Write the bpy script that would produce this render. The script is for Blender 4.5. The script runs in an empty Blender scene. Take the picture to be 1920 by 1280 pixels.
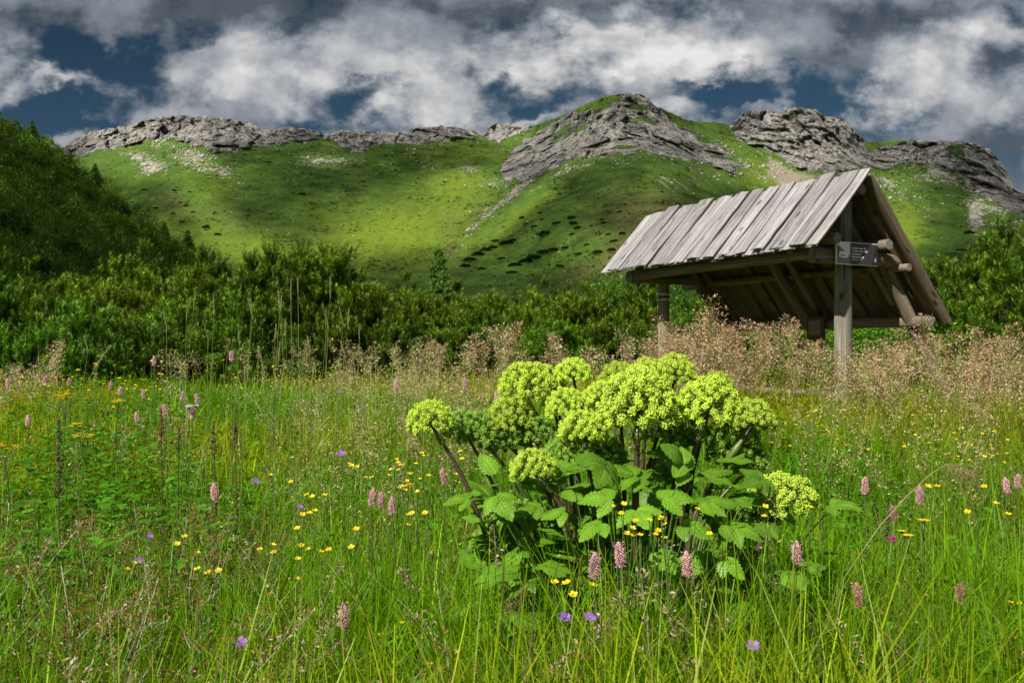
import bpy, math, random
import numpy as np
from mathutils import Vector, Matrix

rng = np.random.default_rng(11)
random.seed(11)
SC = bpy.context.scene
COL = SC.collection
EYE = 1.05
F = 1760.0
R = math.radians


def at(x, y, d):
    """a point at depth d metres whose direction from the photographer is photo pixel x, y"""
    return np.array([(x - 960) / F * d, d, EYE + (655 - y) / F * d])


# ------------------------------------------------------------------ object helpers
def tag(o, label=None, cat=None, group=None, kind=None):
    if label: o['label'] = label
    if cat: o['category'] = cat
    if group: o['group'] = group
    if kind: o['kind'] = kind
    return o


def empty(name, loc=(0, 0, 0), rz=0.0, label=None, cat=None, group=None):
    o = bpy.data.objects.new(name, None)
    o.empty_display_size = 0.1
    o.location = tuple(float(v) for v in loc)
    o.rotation_euler = (0, 0, rz)
    COL.objects.link(o)
    return tag(o, label, cat, group, 'thing' if label else None)


def mesh_np(name, V, faces, col=None, attrs=None, smooth=False, mat_idx=None):
    """V (n,3); faces: list of int arrays (m,3) or (m,4)"""
    V = np.asarray(V, np.float32)
    if isinstance(faces, np.ndarray): faces = [faces]
    faces = [np.asarray(f, np.int32) for f in faces if len(f)]
    me = bpy.data.meshes.new(name)
    me.vertices.add(len(V))
    me.vertices.foreach_set('co', V.ravel())
    loops = np.concatenate([f.ravel() for f in faces])
    sizes = np.concatenate([np.full(len(f), f.shape[1], np.int32) for f in faces])
    starts = np.concatenate([[0], np.cumsum(sizes)[:-1]]).astype(np.int32)
    me.loops.add(len(loops))
    me.loops.foreach_set('vertex_index', loops)
    me.polygons.add(len(sizes))
    me.polygons.foreach_set('loop_start', starts)
    me.polygons.foreach_set('loop_total', sizes)
    if smooth: me.polygons.foreach_set('use_smooth', np.ones(len(sizes), bool))
    if mat_idx is not None: me.polygons.foreach_set('material_index', np.asarray(mat_idx, np.int32))
    me.update(calc_edges=True)
    if col is not None:
        c = np.ones((len(V), 4), np.float32); c[:, :3] = col
        a = me.color_attributes.new('Col', 'FLOAT_COLOR', 'POINT')
        a.data.foreach_set('color', c.ravel())
    for k, v in (attrs or {}).items():
        v = np.asarray(v, np.float32)
        if v.ndim == 1:
            me.attributes.new(k, 'FLOAT', 'POINT').data.foreach_set('value', v)
        else:
            me.attributes.new(k, 'FLOAT_VECTOR', 'POINT').data.foreach_set('vector', v.ravel())
    return me


def obj(name, me, mats=None, parent=None, loc=None):
    if mats is not None and not len(me.materials):
        for m in (mats if isinstance(mats, (list, tuple)) else [mats]): me.materials.append(m)
    o = bpy.data.objects.new(name, me)
    COL.objects.link(o)
    if parent is not None: o.parent = parent
    if loc is not None: o.location = tuple(float(v) for v in loc)
    return o


def copy_tree(o, parent=None):
    c = o.copy(); COL.objects.link(c)
    if parent is not None: c.parent = parent
    for ch in list(o.children): copy_tree(ch, c)
    return c


class Acc:
    """collects pieces (vertices, faces, colours, material index) into one mesh"""
    def __init__(s): s.V = []; s.F = []; s.C = []; s.G = []; s.M = []; s.n = 0
    def add(s, V, F, col=(1, 1, 1), gc=None, mi=0):
        V = np.asarray(V, float); F = np.asarray(F, int)
        s.V.append(V); s.F.append(F + s.n); s.M.append(np.full(len(F), mi))
        c = np.asarray(col, float)
        s.C.append(np.broadcast_to(c, (len(V), 3)) if c.ndim == 1 else c)
        s.G.append(np.zeros((len(V), 3)) if gc is None else gc)
        s.n += len(V)
    def mesh(s, name, smooth=False):
        return mesh_np(name, np.concatenate(s.V), s.F, np.concatenate(s.C), {'gc': np.concatenate(s.G)}, smooth, np.concatenate(s.M))


# ------------------------------------------------------------------ numpy noise
def _hash(ix, iy, iz, seed):
    h = (ix.astype(np.int64) * 374761393 + iy.astype(np.int64) * 668265263 + iz.astype(np.int64) * 2147483647 + seed * 974711) & 0x7fffffff
    h = ((h ^ (h >> 13)) * 1274126177) & 0x7fffffff
    h = ((h ^ (h >> 16)) * 461845907) & 0x7fffffff
    return ((h ^ (h >> 15)) & 0xffff) / 32767.5 - 1.0


def noise3(p, seed=0):
    p = np.asarray(p, float)
    i = np.floor(p).astype(np.int64); f = p - i
    f = f * f * f * (f * (f * 6 - 15) + 10)
    out = 0
    for dx in (0, 1):
        wx = f[:, 0] if dx else 1 - f[:, 0]
        for dy in (0, 1):
            wy = f[:, 1] if dy else 1 - f[:, 1]
            for dz in (0, 1):
                wz = f[:, 2] if dz else 1 - f[:, 2]
                out = out + wx * wy * wz * _hash(i[:, 0] + dx, i[:, 1] + dy, i[:, 2] + dz, seed)
    return out


def fbm(p, oct=5, seed=0, gain=0.5, ridged=False):
    p = np.asarray(p, float); a = 1.0; s = 0; t = 0
    for o in range(oct):
        n = noise3(p * (2.03 ** o) + o * 17.3, seed + o)
        if ridged: n = 1 - 2 * np.abs(n) ** 0.8
        s = s + a * n; t += a; a *= gain
    return s / t


def p3(*c):
    c = np.broadcast_arrays(*[np.asarray(v, float) for v in c]); return np.stack([v.ravel() for v in c], 1)


def cells3(p, seed=0):
    """cellular noise: distance to nearest point, gap to the second nearest, random value and offset of the nearest cell"""
    p = np.asarray(p, float); i = np.floor(p).astype(np.int64); n = len(p)
    f1 = np.full(n, 9.0); f2 = np.full(n, 9.0); rv = np.zeros(n); off = np.zeros((n, 3))
    for dx in (-1, 0, 1):
        for dy in (-1, 0, 1):
            for dz in (-1, 0, 1):
                c = i + np.array([dx, dy, dz])
                j = np.stack([_hash(c[:, 0], c[:, 1], c[:, 2], seed + k) for k in range(3)], 1) * 0.42 + 0.5
                v = p - (c + j); d = np.linalg.norm(v, axis=1)
                near = d < f1
                f2 = np.where(near, f1, np.minimum(f2, d)); f1 = np.where(near, d, f1)
                rv = np.where(near, _hash(c[:, 0], c[:, 1], c[:, 2], seed + 9), rv); off = np.where(near[:, None], v, off)
    return f1, f2 - f1, rv, off


def sstep(a, b, x):
    t = np.clip((x - a) / (b - a), 0, 1); return t * t * (3 - 2 * t)


def gz(x, y):
    """height of the meadow ground"""
    x = np.asarray(x, float); y = np.asarray(y, float)
    n = fbm(p3(x * 0.35, y * 0.35, 0), 3, 5).reshape(np.shape(x)) * 0.05
    far = np.clip(y - 22, 0, None)
    return 0.2 * sstep(3, 10, y) + 0.16 * sstep(9, 20, y) + n * np.exp(-np.clip(y - 20, 0, None) / 40) + far * 0.026 * sstep(0, 60, far)


def gz1(x, y): return float(gz(np.array([x]), np.array([y]))[0])


# ------------------------------------------------------------------ node helpers
class NT:
    def __init__(s, tree): s.t = tree; s.N = tree.nodes; s.L = tree.links
    def n(s, typ, props=None, **ins):
        nd = s.N.new(typ)
        for k, v in (props or {}).items(): setattr(nd, k, v)
        for k, v in ins.items():
            key = k.replace('_', ' ')
            sk = nd.inputs[int(k[1:])] if k[0] == 'i' and k[1:].isdigit() else nd.inputs[key]
            s.put(sk, v)
        return nd
    def put(s, sk, v):
        if isinstance(v, bpy.types.NodeSocket): s.L.new(v, sk)
        elif isinstance(v, bpy.types.Node): s.L.new(v.outputs[0], sk)
        else: sk.default_value = v
    def math(s, op, a, b=0.0, c=None, clamp=False):
        nd = s.N.new('ShaderNodeMath'); nd.operation = op; nd.use_clamp = clamp
        s.put(nd.inputs[0], a); s.put(nd.inputs[1], b)
        if c is not None: s.put(nd.inputs[2], c)
        return nd.outputs[0]
    def vmath(s, op, a, b=(0, 0, 0)):
        nd = s.N.new('ShaderNodeVectorMath'); nd.operation = op
        s.put(nd.inputs[0], a)
        if op == 'SCALE': s.put(nd.inputs['Scale'], b)
        else: s.put(nd.inputs[1], b)
        return nd.outputs['Value'] if op in ('DOT_PRODUCT', 'LENGTH') else nd.outputs[0]
    def mix(s, f, a, b, blend='MIX'):
        nd = s.N.new('ShaderNodeMix'); nd.data_type = 'RGBA'; nd.blend_type = blend
        s.put(nd.inputs[0], f)
        for sk, v in ((nd.inputs[6], a), (nd.inputs[7], b)):
            if isinstance(v, tuple) and len(v) == 3: v = (*v, 1)
            s.put(sk, v)
        return nd.outputs[2]
    def ramp(s, f, a, b, smooth=True):
        nd = s.N.new('ShaderNodeMapRange'); nd.interpolation_type = 'SMOOTHSTEP' if smooth else 'LINEAR'
        s.put(nd.inputs[0], f); s.put(nd.inputs[1], a); s.put(nd.inputs[2], b)
        return nd.outputs[0]
    def noise(s, vec, scale, detail=4, rough=0.55, dist=0.0, d2=False):
        nd = s.N.new('ShaderNodeTexNoise')
        if d2: nd.noise_dimensions = '2D'
        s.put(nd.inputs['Vector'], vec); nd.inputs['Scale'].default_value = scale
        nd.inputs['Detail'].default_value = detail; nd.inputs['Roughness'].default_value = rough
        nd.inputs['Distortion'].default_value = dist
        return nd.outputs['Fac']
    def attr(s, name, out='Color'):
        nd = s.N.new('ShaderNodeAttribute'); nd.attribute_name = name
        return nd.outputs[out]
    def bump(s, h, strength=0.5, dist=0.02):
        nd = s.N.new('ShaderNodeBump'); nd.inputs['Strength'].default_value = strength; nd.inputs['Distance'].default_value = dist
        s.put(nd.inputs['Height'], h); return nd.outputs[0]


def new_mat(name):
    m = bpy.data.materials.new(name); m.use_nodes = True
    m.node_tree.nodes.clear()
    t = NT(m.node_tree); out = t.N.new('ShaderNodeOutputMaterial')
    t.out = out
    return m, t


def principled(t, **k):
    b = t.n('ShaderNodeBsdfPrincipled', None, **k)
    t.L.new(b.outputs[0], t.out.inputs[0]); return b


def leaf_mat(name, trans=0.35, gloss=0.05, vary=0.25, scale=30.0, tcol=(1.25, 1.15, 0.5), rough=0.45):
    """leaf: diffuse + translucent + a little gloss, colour from the mesh, light blotches, a random value per object"""
    m, t = new_mat(name)
    c = t.attr('Col')
    geo = t.n('ShaderNodeNewGeometry'); oi = t.n('ShaderNodeObjectInfo')
    nz = t.noise(geo.outputs['Position'], scale, 2)
    f = t.math('ADD', t.math('MULTIPLY', nz, 2 * vary), 1 - vary)
    f = t.math('MULTIPLY', f, t.math('ADD', t.math('MULTIPLY', oi.outputs['Random'], 0.3), 0.85))
    c = t.vmath('SCALE', c, f)
    d = t.n('ShaderNodeBsdfDiffuse', Color=c)
    tr = t.n('ShaderNodeBsdfTranslucent', Color=t.vmath('MULTIPLY', c, tcol))
    mx = t.n('ShaderNodeMixShader', i0=trans, i1=d, i2=tr)
    if gloss > 0:
        g = t.n('ShaderNodeBsdfGlossy', Roughness=rough, Color=(1, 1, 1, 1))
        mx = t.n('ShaderNodeMixShader', i0=gloss, i1=mx, i2=g)
    t.L.new(mx.outputs[0], t.out.inputs[0])
    return m


def flat_mat(name, col, rough=0.7, vary=0.15, scale=20.0, metal=0.0):
    m, t = new_mat(name)
    tc = t.n('ShaderNodeTexCoord')
    nz = t.noise(tc.outputs['Object'], scale, 5)
    c = t.mix(nz, tuple(v * (1 - vary) for v in col), tuple(min(1, v * (1 + vary)) for v in col))
    principled(t, Base_Color=c, Roughness=rough, Metallic=metal)
    return m
# ------------------------------------------------------------------ camera, sun, sky
cam = bpy.data.cameras.new('camera'); camo = bpy.data.objects.new('camera', cam); COL.objects.link(camo)
camo.location = (0, 0, EYE); camo.rotation_euler = (R(90), 0, 0)
cam.sensor_width = 36.0; cam.lens = 36.0 * F / 1920; cam.shift_y = 15 / 1920
cam.clip_start = 0.05; cam.clip_end = 30000
cam.dof.use_dof = True; cam.dof.focus_distance = 2.5; cam.dof.aperture_fstop = 16.0
SC.camera = camo

SUN = Vector((-0.47, -0.58, 0.67)).normalized()
sl = bpy.data.lights.new('sun', 'SUN'); sl.energy = 5.0; sl.angle = R(0.53); sl.color = (1.0, 0.94, 0.84)
so = bpy.data.objects.new('sun', sl); COL.objects.link(so)
so.rotation_euler = (-SUN).to_track_quat('-Z', 'Y').to_euler()
so.location = (-20, -10, 40)

SC.view_settings.view_transform = 'Standard'; SC.view_settings.look = 'None'
SC.view_settings.exposure = 0.65; SC.view_settings.gamma = 1.0

w = bpy.data.worlds.new('World'); SC.world = w; w.use_nodes = True
w.node_tree.nodes.clear(); t = NT(w.node_tree)
sky = t.n('ShaderNodeTexSky', {'sky_type': 'NISHITA', 'sun_disc': False, 'sun_elevation': math.asin(SUN.z),
          'sun_rotation': math.atan2(SUN.x, SUN.y), 'altitude': 1400.0, 'air_density': 1.0, 'dust_density': 0.3, 'ozone_density': 2.5})
dirv = t.n('ShaderNodeTexCoord').outputs['Generated']
sp = t.n('ShaderNodeSeparateXYZ', Vector=dirv)
dy = t.math('MAXIMUM', t.math('ABSOLUTE', sp.outputs[1]), 0.12)
u = t.math('DIVIDE', sp.outputs[0], dy); v = t.math('DIVIDE', sp.outputs[2], dy)
uv = t.n('ShaderNodeCombineXYZ', X=u, Y=v).outputs[0]
# warped coordinates so that the banks keep ragged outlines
wn = t.n('ShaderNodeTexNoise', {'noise_dimensions': '2D'}, Vector=t.vmath('MULTIPLY', uv, (1, 1.4, 1)), Scale=7.0, Detail=7.0, Roughness=0.62).outputs['Color']
uvw = t.vmath('ADD', uv, t.vmath('SCALE', t.vmath('SUBTRACT', wn, (0.5, 0.5, 0.5)), 0.12))


def blobs(lst, vec):
    """sum of soft elliptical banks in direction space: (x, y, rx, ry, amount) in photo pixels"""
    tot = None
    for (x, y, rx, ry, am) in lst:
        k = (F / rx, F / ry, 0)
        q = t.n('ShaderNodeVectorMath', {'operation': 'MULTIPLY_ADD'}, i0=vec, i1=k, i2=(-(x - 960) / rx, -(655 - y) / ry, 0)).outputs[0]
        mr = t.n('ShaderNodeMapRange', {'interpolation_type': 'SMOOTHSTEP'}, i0=t.vmath('DOT_PRODUCT', q, q), i1=2.6, i2=-0.4, i3=0.0, i4=am).outputs[0]
        tot = mr if tot is None else t.math('ADD', tot, mr)
    return tot


holes = [(40, 110, 110, 45, .75), (150, 130, 70, 35, .5), (270, 110, 75, 38, .75), (180, 215, 130, 32, .8), (60, 190, 60, 16, .4), (360, 185, 50, 26, .65), (80, 240, 120, 22, .6),
         (450, 72, 85, 24, .55), (310, 165, 70, 25, .35), (800, 122, 60, 10, .5), (690, 168, 75, 18, .65), (640, 200, 50, 16, .45), (560, 232, 50, 14, .4),
         (970, 175, 75, 48, .8), (930, 130, 40, 20, .4), (905, 225, 50, 18, .5), (1010, 210, 60, 20, .35), (1290, 165, 50, 18, .5),
         (1440, 165, 110, 42, .95), (1560, 165, 70, 36, .65), (1350, 190, 60, 24, .6), (1500, 200, 90, 20, .5), (1630, 140, 30, 14, .3), (1900, 10, 30, 20, .3)]
bright = [(1000, 95, 95, 55, .62), (1130, 75, 90, 45, .6), (1260, 75, 130, 55, .55), (1330, 110, 110, 38, .45), (1180, 130, 120, 30, .35), (800, 175, 110, 44, .7), (740, 215, 90, 22, .5), (500, 180, 95, 34, .5), (560, 130, 120, 34, .35),
          (600, 215, 100, 24, .35), (395, 115, 80, 22, .25), (140, 120, 45, 24, .4), (60, 165, 100, 22, .35), (150, 175, 60, 14, .25), (1620, 205, 55, 26, .6), (1700, 170, 70, 36, .6), (1780, 110, 95, 42, .55),
          (1870, 60, 60, 40, .5), (1720, 225, 90, 22, .25), (1860, 180, 70, 30, .3), (1200, 215, 150, 22, .45), (690, 60, 130, 40, .15), (1490, 60, 90, 40, .12), (960, 240, 40, 10, .4), (880, 95, 30, 15, .2)]
dark = [(250, 20, 380, 50, .34), (600, 20, 260, 50, .3), (1000, 10, 200, 24, .2), (1250, 5, 250, 24, .25), (820, 50, 110, 70, .22), (1640, 95, 190, 60, .3), (1660, 30, 180, 30, .25), (1880, 125, 55, 36, .62), (1800, 245, 170, 32, .3), (1430, 20, 140, 22, .18), (400, 20, 140, 20, .12), (1560, 110, 80, 24, .18),
        (1900, 270, 90, 60, .3), (1330, 150, 60, 10, .1)]
BR = blobs(bright, uvw)
uvs = t.vmath('ADD', uv, t.vmath('SCALE', t.vmath('SUBTRACT', wn, (0.5, 0.5, 0.5)), 0.022))
N1 = t.noise(t.vmath('MULTIPLY', uv, (1, 1.35, 1)), 8.0, 11, 0.6, d2=True)
cover = t.math('SUBTRACT', t.math('ADD', 0.82, t.math('MULTIPLY', t.math('SUBTRACT', N1, 0.5), 4.6)), t.math('MULTIPLY', blobs(holes, uvw), 1.3))
cover = t.math('ADD', cover, t.math('MULTIPLY', BR, 0.55))
fac = t.ramp(cover, -0.35, 1.0)


def puff(vec, sc):
    nd = t.n('ShaderNodeTexVoronoi', {'feature': 'F1', 'voronoi_dimensions': '2D'}, Vector=vec, Scale=sc, Detail=3.0, Roughness=0.6)
    return nd.outputs['Distance']


# billow light: density here against density a little way towards the sun
p0 = t.vmath('MULTIPLY', uvs, (1, 1.3, 1))
B0 = puff(p0, 13.0); B1 = puff(t.vmath('ADD', p0, (-0.011, 0.02, 0)), 13.0)
C1 = t.noise(t.vmath('MULTIPLY', t.vmath('ADD', uv, (-0.03, 0.045, 0)), (1, 1.35, 1)), 8.0, 4, 0.55, d2=True)
bil = t.math('ADD', t.math('MULTIPLY', t.math('SUBTRACT', B1, B0), 0.4), t.math('MULTIPLY', t.math('SUBTRACT', N1, C1), 0.9))
lum = t.math('ADD', 0.29, t.math('MULTIPLY', BR, 0.40))
lum = t.math('SUBTRACT', lum, t.math('MULTIPLY', blobs(dark, uvw), 0.33))
lum = t.math('ADD', lum, t.math('MULTIPLY', bil, t.math('ADD', 0.16, t.math('MULTIPLY', BR, 0.6))))
lum = t.math('ADD', lum, t.math('MULTIPLY', t.math('SUBTRACT', N1, 0.5), 0.36))
lum = t.math('MINIMUM', t.math('MAXIMUM', lum, 0.11), 0.76)
cl = t.mix(t.ramp(lum, 0.1, 0.6), (0.80, 0.94, 1.13), (0.985, 0.985, 0.985))
cl = t.vmath('SCALE', cl, t.math('MULTIPLY', lum, 7.9))
blue = t.vmath('MULTIPLY', sky.outputs[0], (0.13, 0.185, 0.19))
thin = t.ramp(v, 0.20, 0.42)
blue = t.mix(thin, blue, t.vmath('SCALE', blue, 0.75))
colr = t.mix(fac, blue, cl)
below = t.ramp(sp.outputs[2], -0.05, 0.0)
colr = t.mix(below, (0.5, 0.6, 0.3), colr)
bg = t.n('ShaderNodeBackground', Color=colr, Strength=0.086)
wo = t.N.new('ShaderNodeOutputWorld'); t.L.new(bg.outputs[0], wo.inputs[0])

w.cycles.sampling_method = 'MANUAL'; w.cycles.sample_map_resolution = 256
# ------------------------------------------------------------------ mountain, hill, ground
def rbf_fit(pts):
    P = np.array([(x / 1000, y / 500) for x, y, d in pts]); L = np.log([d for x, y, d in pts])
    def k(r): return np.where(r > 0, r * r * np.log(r + 1e-9), 0)
    r = np.linalg.norm(P[:, None] - P[None], axis=2); n = len(P)
    A = np.zeros((n + 3, n + 3)); A[:n, :n] = k(r) + np.eye(n) * 2e-3
    A[:n, n] = 1; A[:n, n + 1:] = P; A[n, :n] = 1; A[n + 1:, :n] = P.T
    W = np.linalg.solve(A, np.concatenate([L, np.zeros(3)]))
    def f(x, y):
        q = np.stack([np.ravel(x) / 1000, np.ravel(y) / 500], 1); out = np.empty(len(q))
        for i in range(0, len(q), 40000):
            s = q[i:i + 40000]
            out[i:i + 40000] = k(np.linalg.norm(s[:, None] - P[None], axis=2)) @ W[:n] + W[n] + s @ W[n + 1:]
        return np.exp(out).reshape(np.shape(x))
    return f


def inpoly(px, py, poly):
    inside = np.zeros(px.shape, bool); n = len(poly)
    for i in range(n):
        x0, y0 = poly[i]; x1, y1 = poly[(i + 1) % n]
        if y0 == y1: continue
        c = ((y0 > py) != (y1 > py)) & (px < (x1 - x0) * (py - y0) / (y1 - y0) + x0)
        inside ^= c
    return inside


def gauss(x, y, lst):
    s = 0
    for (cx, cy, rx, ry, rot, am) in lst:
        a = math.radians(rot); dx = x - cx; dy = y - cy
        u = (dx * math.cos(a) + dy * math.sin(a)) / rx; v = (-dx * math.sin(a) + dy * math.cos(a)) / ry
        s = s + am * np.exp(-(u * u + v * v))
    return s


octv = np.array([(1, 0, 0), (-1, 0, 0), (0, 1, 0), (0, -1, 0), (0, 0, .7), (0, 0, -.7)], float)
octf = np.array([(0, 2, 4), (2, 1, 4), (1, 3, 4), (3, 0, 4), (2, 0, 5), (1, 2, 5), (3, 1, 5), (0, 3, 5)])
RIDGE = [(-700, 330), (-300, 320), (-100, 310), (60, 292), (120, 276), (140, 262), (165, 247), (200, 240), (240, 235), (270, 226), (300, 220), (340, 219), (390, 221), (430, 224), (465, 229), (480, 236), (500, 241),
         (530, 238), (560, 240), (600, 246), (612, 258), (620, 247), (640, 242), (660, 243), (690, 246), (700, 250), (715, 245), (740, 248), (755, 246), (775, 240), (810, 238), (850, 239), (885, 241), (903, 252), (908, 256), (915, 240), (930, 231),
         (950, 229), (970, 233), (985, 236), (1000, 240), (1015, 232), (1040, 222), (1080, 205), (1110, 190), (1130, 182), (1150, 178), (1175, 173), (1200, 175), (1215, 183), (1225, 195), (1245, 205), (1280, 222),
         (1310, 229), (1350, 230), (1370, 236), (1380, 226), (1390, 213), (1405, 208), (1440, 209), (1455, 212), (1470, 206), (1500, 202), (1530, 207), (1546, 217), (1560, 219), (1580, 222), (1595, 236), (1610, 252),
         (1622, 264), (1650, 266), (1680, 265), (1730, 263), (1790, 262), (1830, 267), (1855, 280), (1880, 308), (1895, 335), (1899, 350), (1920, 362), (1990, 385), (2100, 400), (2300, 430), (2700, 470)]
DEPTH = [(-700, 330, 1500), (-700, 600, 800), (-300, 320, 1500), (60, 290, 1500), (130, 272, 1480), (300, 222, 1450), (450, 228, 1450), (620, 250, 1520), (780, 242, 1560), (900, 252, 1600), (945, 232, 1590), (1000, 242, 1560),
         (1180, 175, 1290), (1080, 210, 1340), (1300, 228, 1380), (1375, 240, 1440), (1400, 210, 1460), (1500, 204, 1450), (1600, 250, 1450), (1640, 268, 1500), (1780, 264, 1450), (1860, 290, 1420), (1920, 362, 1380), (2300, 430, 1300),
         (200, 290, 1420), (300, 265, 1410), (450, 270, 1390), (560, 270, 1430), (645, 288, 1430), (780, 268, 1500), (900, 265, 1560),
         (600, 400, 1120), (700, 470, 930), (500, 450, 980), (300, 350, 1170), (250, 330, 1220), (420, 400, 1080), (850, 400, 1120), (870, 330, 1330), (650, 530, 800), (780, 430, 1040), (600, 330, 1260), (400, 520, 800), (200, 500, 900),
         (730, 525, 830), (835, 465, 950), (905, 410, 1080), (955, 350, 1220), (1190, 285, 1110), (1230, 350, 960), (1290, 395, 840), (1350, 480, 680), (1400, 560, 600), (1000, 450, 890), (900, 510, 830), (1100, 450, 800), (1000, 525, 760), (1150, 520, 690),
         (1000, 400, 970), (1100, 350, 1030), (1020, 320, 1190), (1100, 300, 1140), (1380, 315, 1240), (1290, 300, 1170), (1400, 340, 1200), (1450, 400, 1060), (1640, 410, 1120), (1700, 470, 960), (1760, 410, 1140), (1660, 350, 1270), (1845, 420, 1120),
         (1830, 480, 950), (1900, 440, 1010), (1400, 270, 1390), (1480, 315, 1320), (1600, 320, 1330), (1660, 305, 1430), (1800, 350, 1330), (1740, 318, 1390), (1860, 360, 1310), (1560, 450, 960), (1550, 560, 620), (1800, 560, 650), (2300, 600, 600),
         (0, 600, 600), (400, 600, 560), (800, 600, 560), (1100, 600, 520), (1920, 540, 700), (900, 560, 650), (650, 570, 650)]
ROCKS = [  # outlines of the bare cliffs
    [(100, 200), (480, 180), (620, 200), (618, 258), (600, 258), (560, 268), (500, 272), (455, 278), (440, 281), (425, 287), (400, 281), (360, 274), (330, 264), (300, 258), (260, 262), (220, 276), (200, 280), (170, 287), (120, 300)],
    [(616, 200), (760, 200), (890, 220), (906, 250), (895, 258), (850, 262), (800, 266), (760, 270), (720, 273), (690, 278), (672, 287), (655, 285), (638, 276), (622, 264)],
    [(906, 264), (910, 220), (1000, 220), (1000, 243), (985, 249), (950, 258), (930, 263)],
    [(1150, 160), (1210, 160), (1226, 190), (1240, 210), (1262, 232), (1300, 246), (1345, 268), (1372, 292), (1395, 312), (1376, 326), (1345, 314), (1305, 300), (1262, 296), (1222, 288), (1200, 282), (1180, 294), (1150, 288),
     (1100, 296), (1060, 304), (1020, 326), (980, 340), (945, 338), (935, 312), (960, 286), (985, 262), (1012, 246), (1060, 218), (1090, 208), (1130, 204), (1148, 190)],
    [(1374, 190), (1440, 180), (1560, 180), (1606, 230), (1624, 268), (1628, 312), (1600, 318), (1560, 324), (1520, 318), (1488, 312), (1462, 296), (1440, 280), (1410, 272), (1385, 262), (1372, 248)],
    [(1620, 318), (1628, 285), (1660, 272), (1700, 268), (1735, 240), (1840, 240), (1905, 300), (1940, 350), (1960, 400), (1915, 408), (1885, 395), (1850, 372), (1812, 350), (1792, 328), (1760, 308), (1720, 304), (1690, 310), (1660, 318)],
]

mnt_depth = rbf_fit(DEPTH)
NX, NY, NB = 1250, 330, 5
X = np.linspace(-620, 2560, NX)
yr = np.interp(X, [p[0] for p in RIDGE], [p[1] for p in RIDGE])
rk_edge = ((X > 128) & (X < 1010)) | ((X > 1150) & (X < 1235)) | ((X > 1376) & (X < 1950))
yr = yr + fbm(p3(X / 9, 0, 0), 4, 3) * np.where(rk_edge, 3.2, 1.0) + fbm(p3(X / 42, 5, 0), 2, 8) * np.where(rk_edge, 3.0, 0.7)
tt = np.linspace(0, 1, NY)[:, None] ** 0.92
PX = np.broadcast_to(X, (NY, NX)).copy(); PY = 612 + (yr[None] - 612) * tt
D0 = np.maximum.accumulate(mnt_depth(PX, PY) + np.linspace(0, 12, NY)[:, None], 0)
wx = PX + fbm(p3(PX / 14, PY / 10, 1), 4, 21).reshape(PX.shape) * 12
wy = PY + fbm(p3(PX / 14, PY / 10, 9), 4, 22).reshape(PX.shape) * 9
rock = np.zeros(PX.shape)
for poly in ROCKS: rock = np.maximum(rock, inpoly(wx, wy, poly).astype(float))
for _ in range(2):
    rock[1:-1, 1:-1] = (rock[1:-1, 1:-1] * 2 + rock[:-2, 1:-1] + rock[2:, 1:-1] + rock[1:-1, :-2] + rock[1:-1, 2:]) / 6
Wp = np.stack([(PX - 960) / F * D0, D0, (655 - PY) / F * D0], 2)
q = Wp.reshape(-1, 3)
# grass ledges inside the great central face
peak = inpoly(PX, PY, ROCKS[3]).astype(float)
ledge = fbm(q / np.array([34, 60, 13]), 4, 31).reshape(PX.shape)
upper = gauss(PX, PY, [(1128, 198, 26, 10, -20, .9), (1090, 232, 55, 13, -25, .55), (1295, 244, 50, 8, 28, .8), (1200, 232, 22, 8, 0, .6), (1040, 262, 40, 14, -30, .5), (1205, 290, 30, 10, 30, .8)])
rock = rock * np.where(peak > 0, np.clip(1.15 - upper - sstep(0.12, 0.42, ledge) * 0.75, 0, 1), 1 - .6 * sstep(0.26, 0.48, ledge))
scat = gauss(PX, PY, [(268, 300, 42, 16, 22, 1.1), (300, 262, 26, 22, 0, .9), (285, 318, 30, 9, -15, .9), (355, 288, 38, 14, 10, 1.0), (372, 312, 45, 14, 10, .8), (420, 320, 25, 14, 20, .8), (440, 348, 25, 6, 10, .5), (600, 302, 52, 11, 0, 1.0), (660, 300, 30, 8, 0, .4),
                      (885, 320, 22, 8, 0, .9), (800, 310, 40, 12, 0, .35), (925, 345, 40, 10, 0, .7), (985, 345, 40, 8, -35, .9), (945, 378, 42, 8, -38, .9), (900, 412, 40, 7, -42, .7), (860, 460, 36, 5, -48, .5), (1060, 320, 40, 6, -25, .8), (1100, 312, 40, 5, -25, .7), (845, 400, 25, 8, 0, .3), (815, 345, 30, 10, 0, .35),
                      (1255, 342, 28, 3.5, 35, 1.0), (1280, 350, 20, 3, 35, .9), (1300, 335, 12, 6, 0, .6), (1400, 315, 30, 12, 35, .7), (1470, 345, 60, 25, 25, .4), (1395, 262, 40, 8, 30, .8), (1350, 275, 40, 8, 32, .8), (1660, 345, 40, 18, 10, .8), (1700, 372, 36, 8, 10, .7), (1640, 372, 20, 15, 0, .6), (1780, 335, 50, 22, 20, .9), (1740, 325, 30, 14, 0, .7), (1870, 390, 50, 20, 15, .8),
                      (1828, 405, 14, 34, -4, 1.2), (1870, 425, 40, 10, 10, .6), (1750, 400, 22, 16, 0, .35)])
scree = gauss(PX, PY, [(1500, 335, 62, 14, 8, 1.0), (1455, 312, 26, 12, 40, .9), (1470, 340, 20, 14, 40, .7), (1590, 328, 40, 8, 0, .6), (1828, 405, 14, 38, -4, .9), (1245, 345, 22, 3, 35, .8)])
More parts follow.
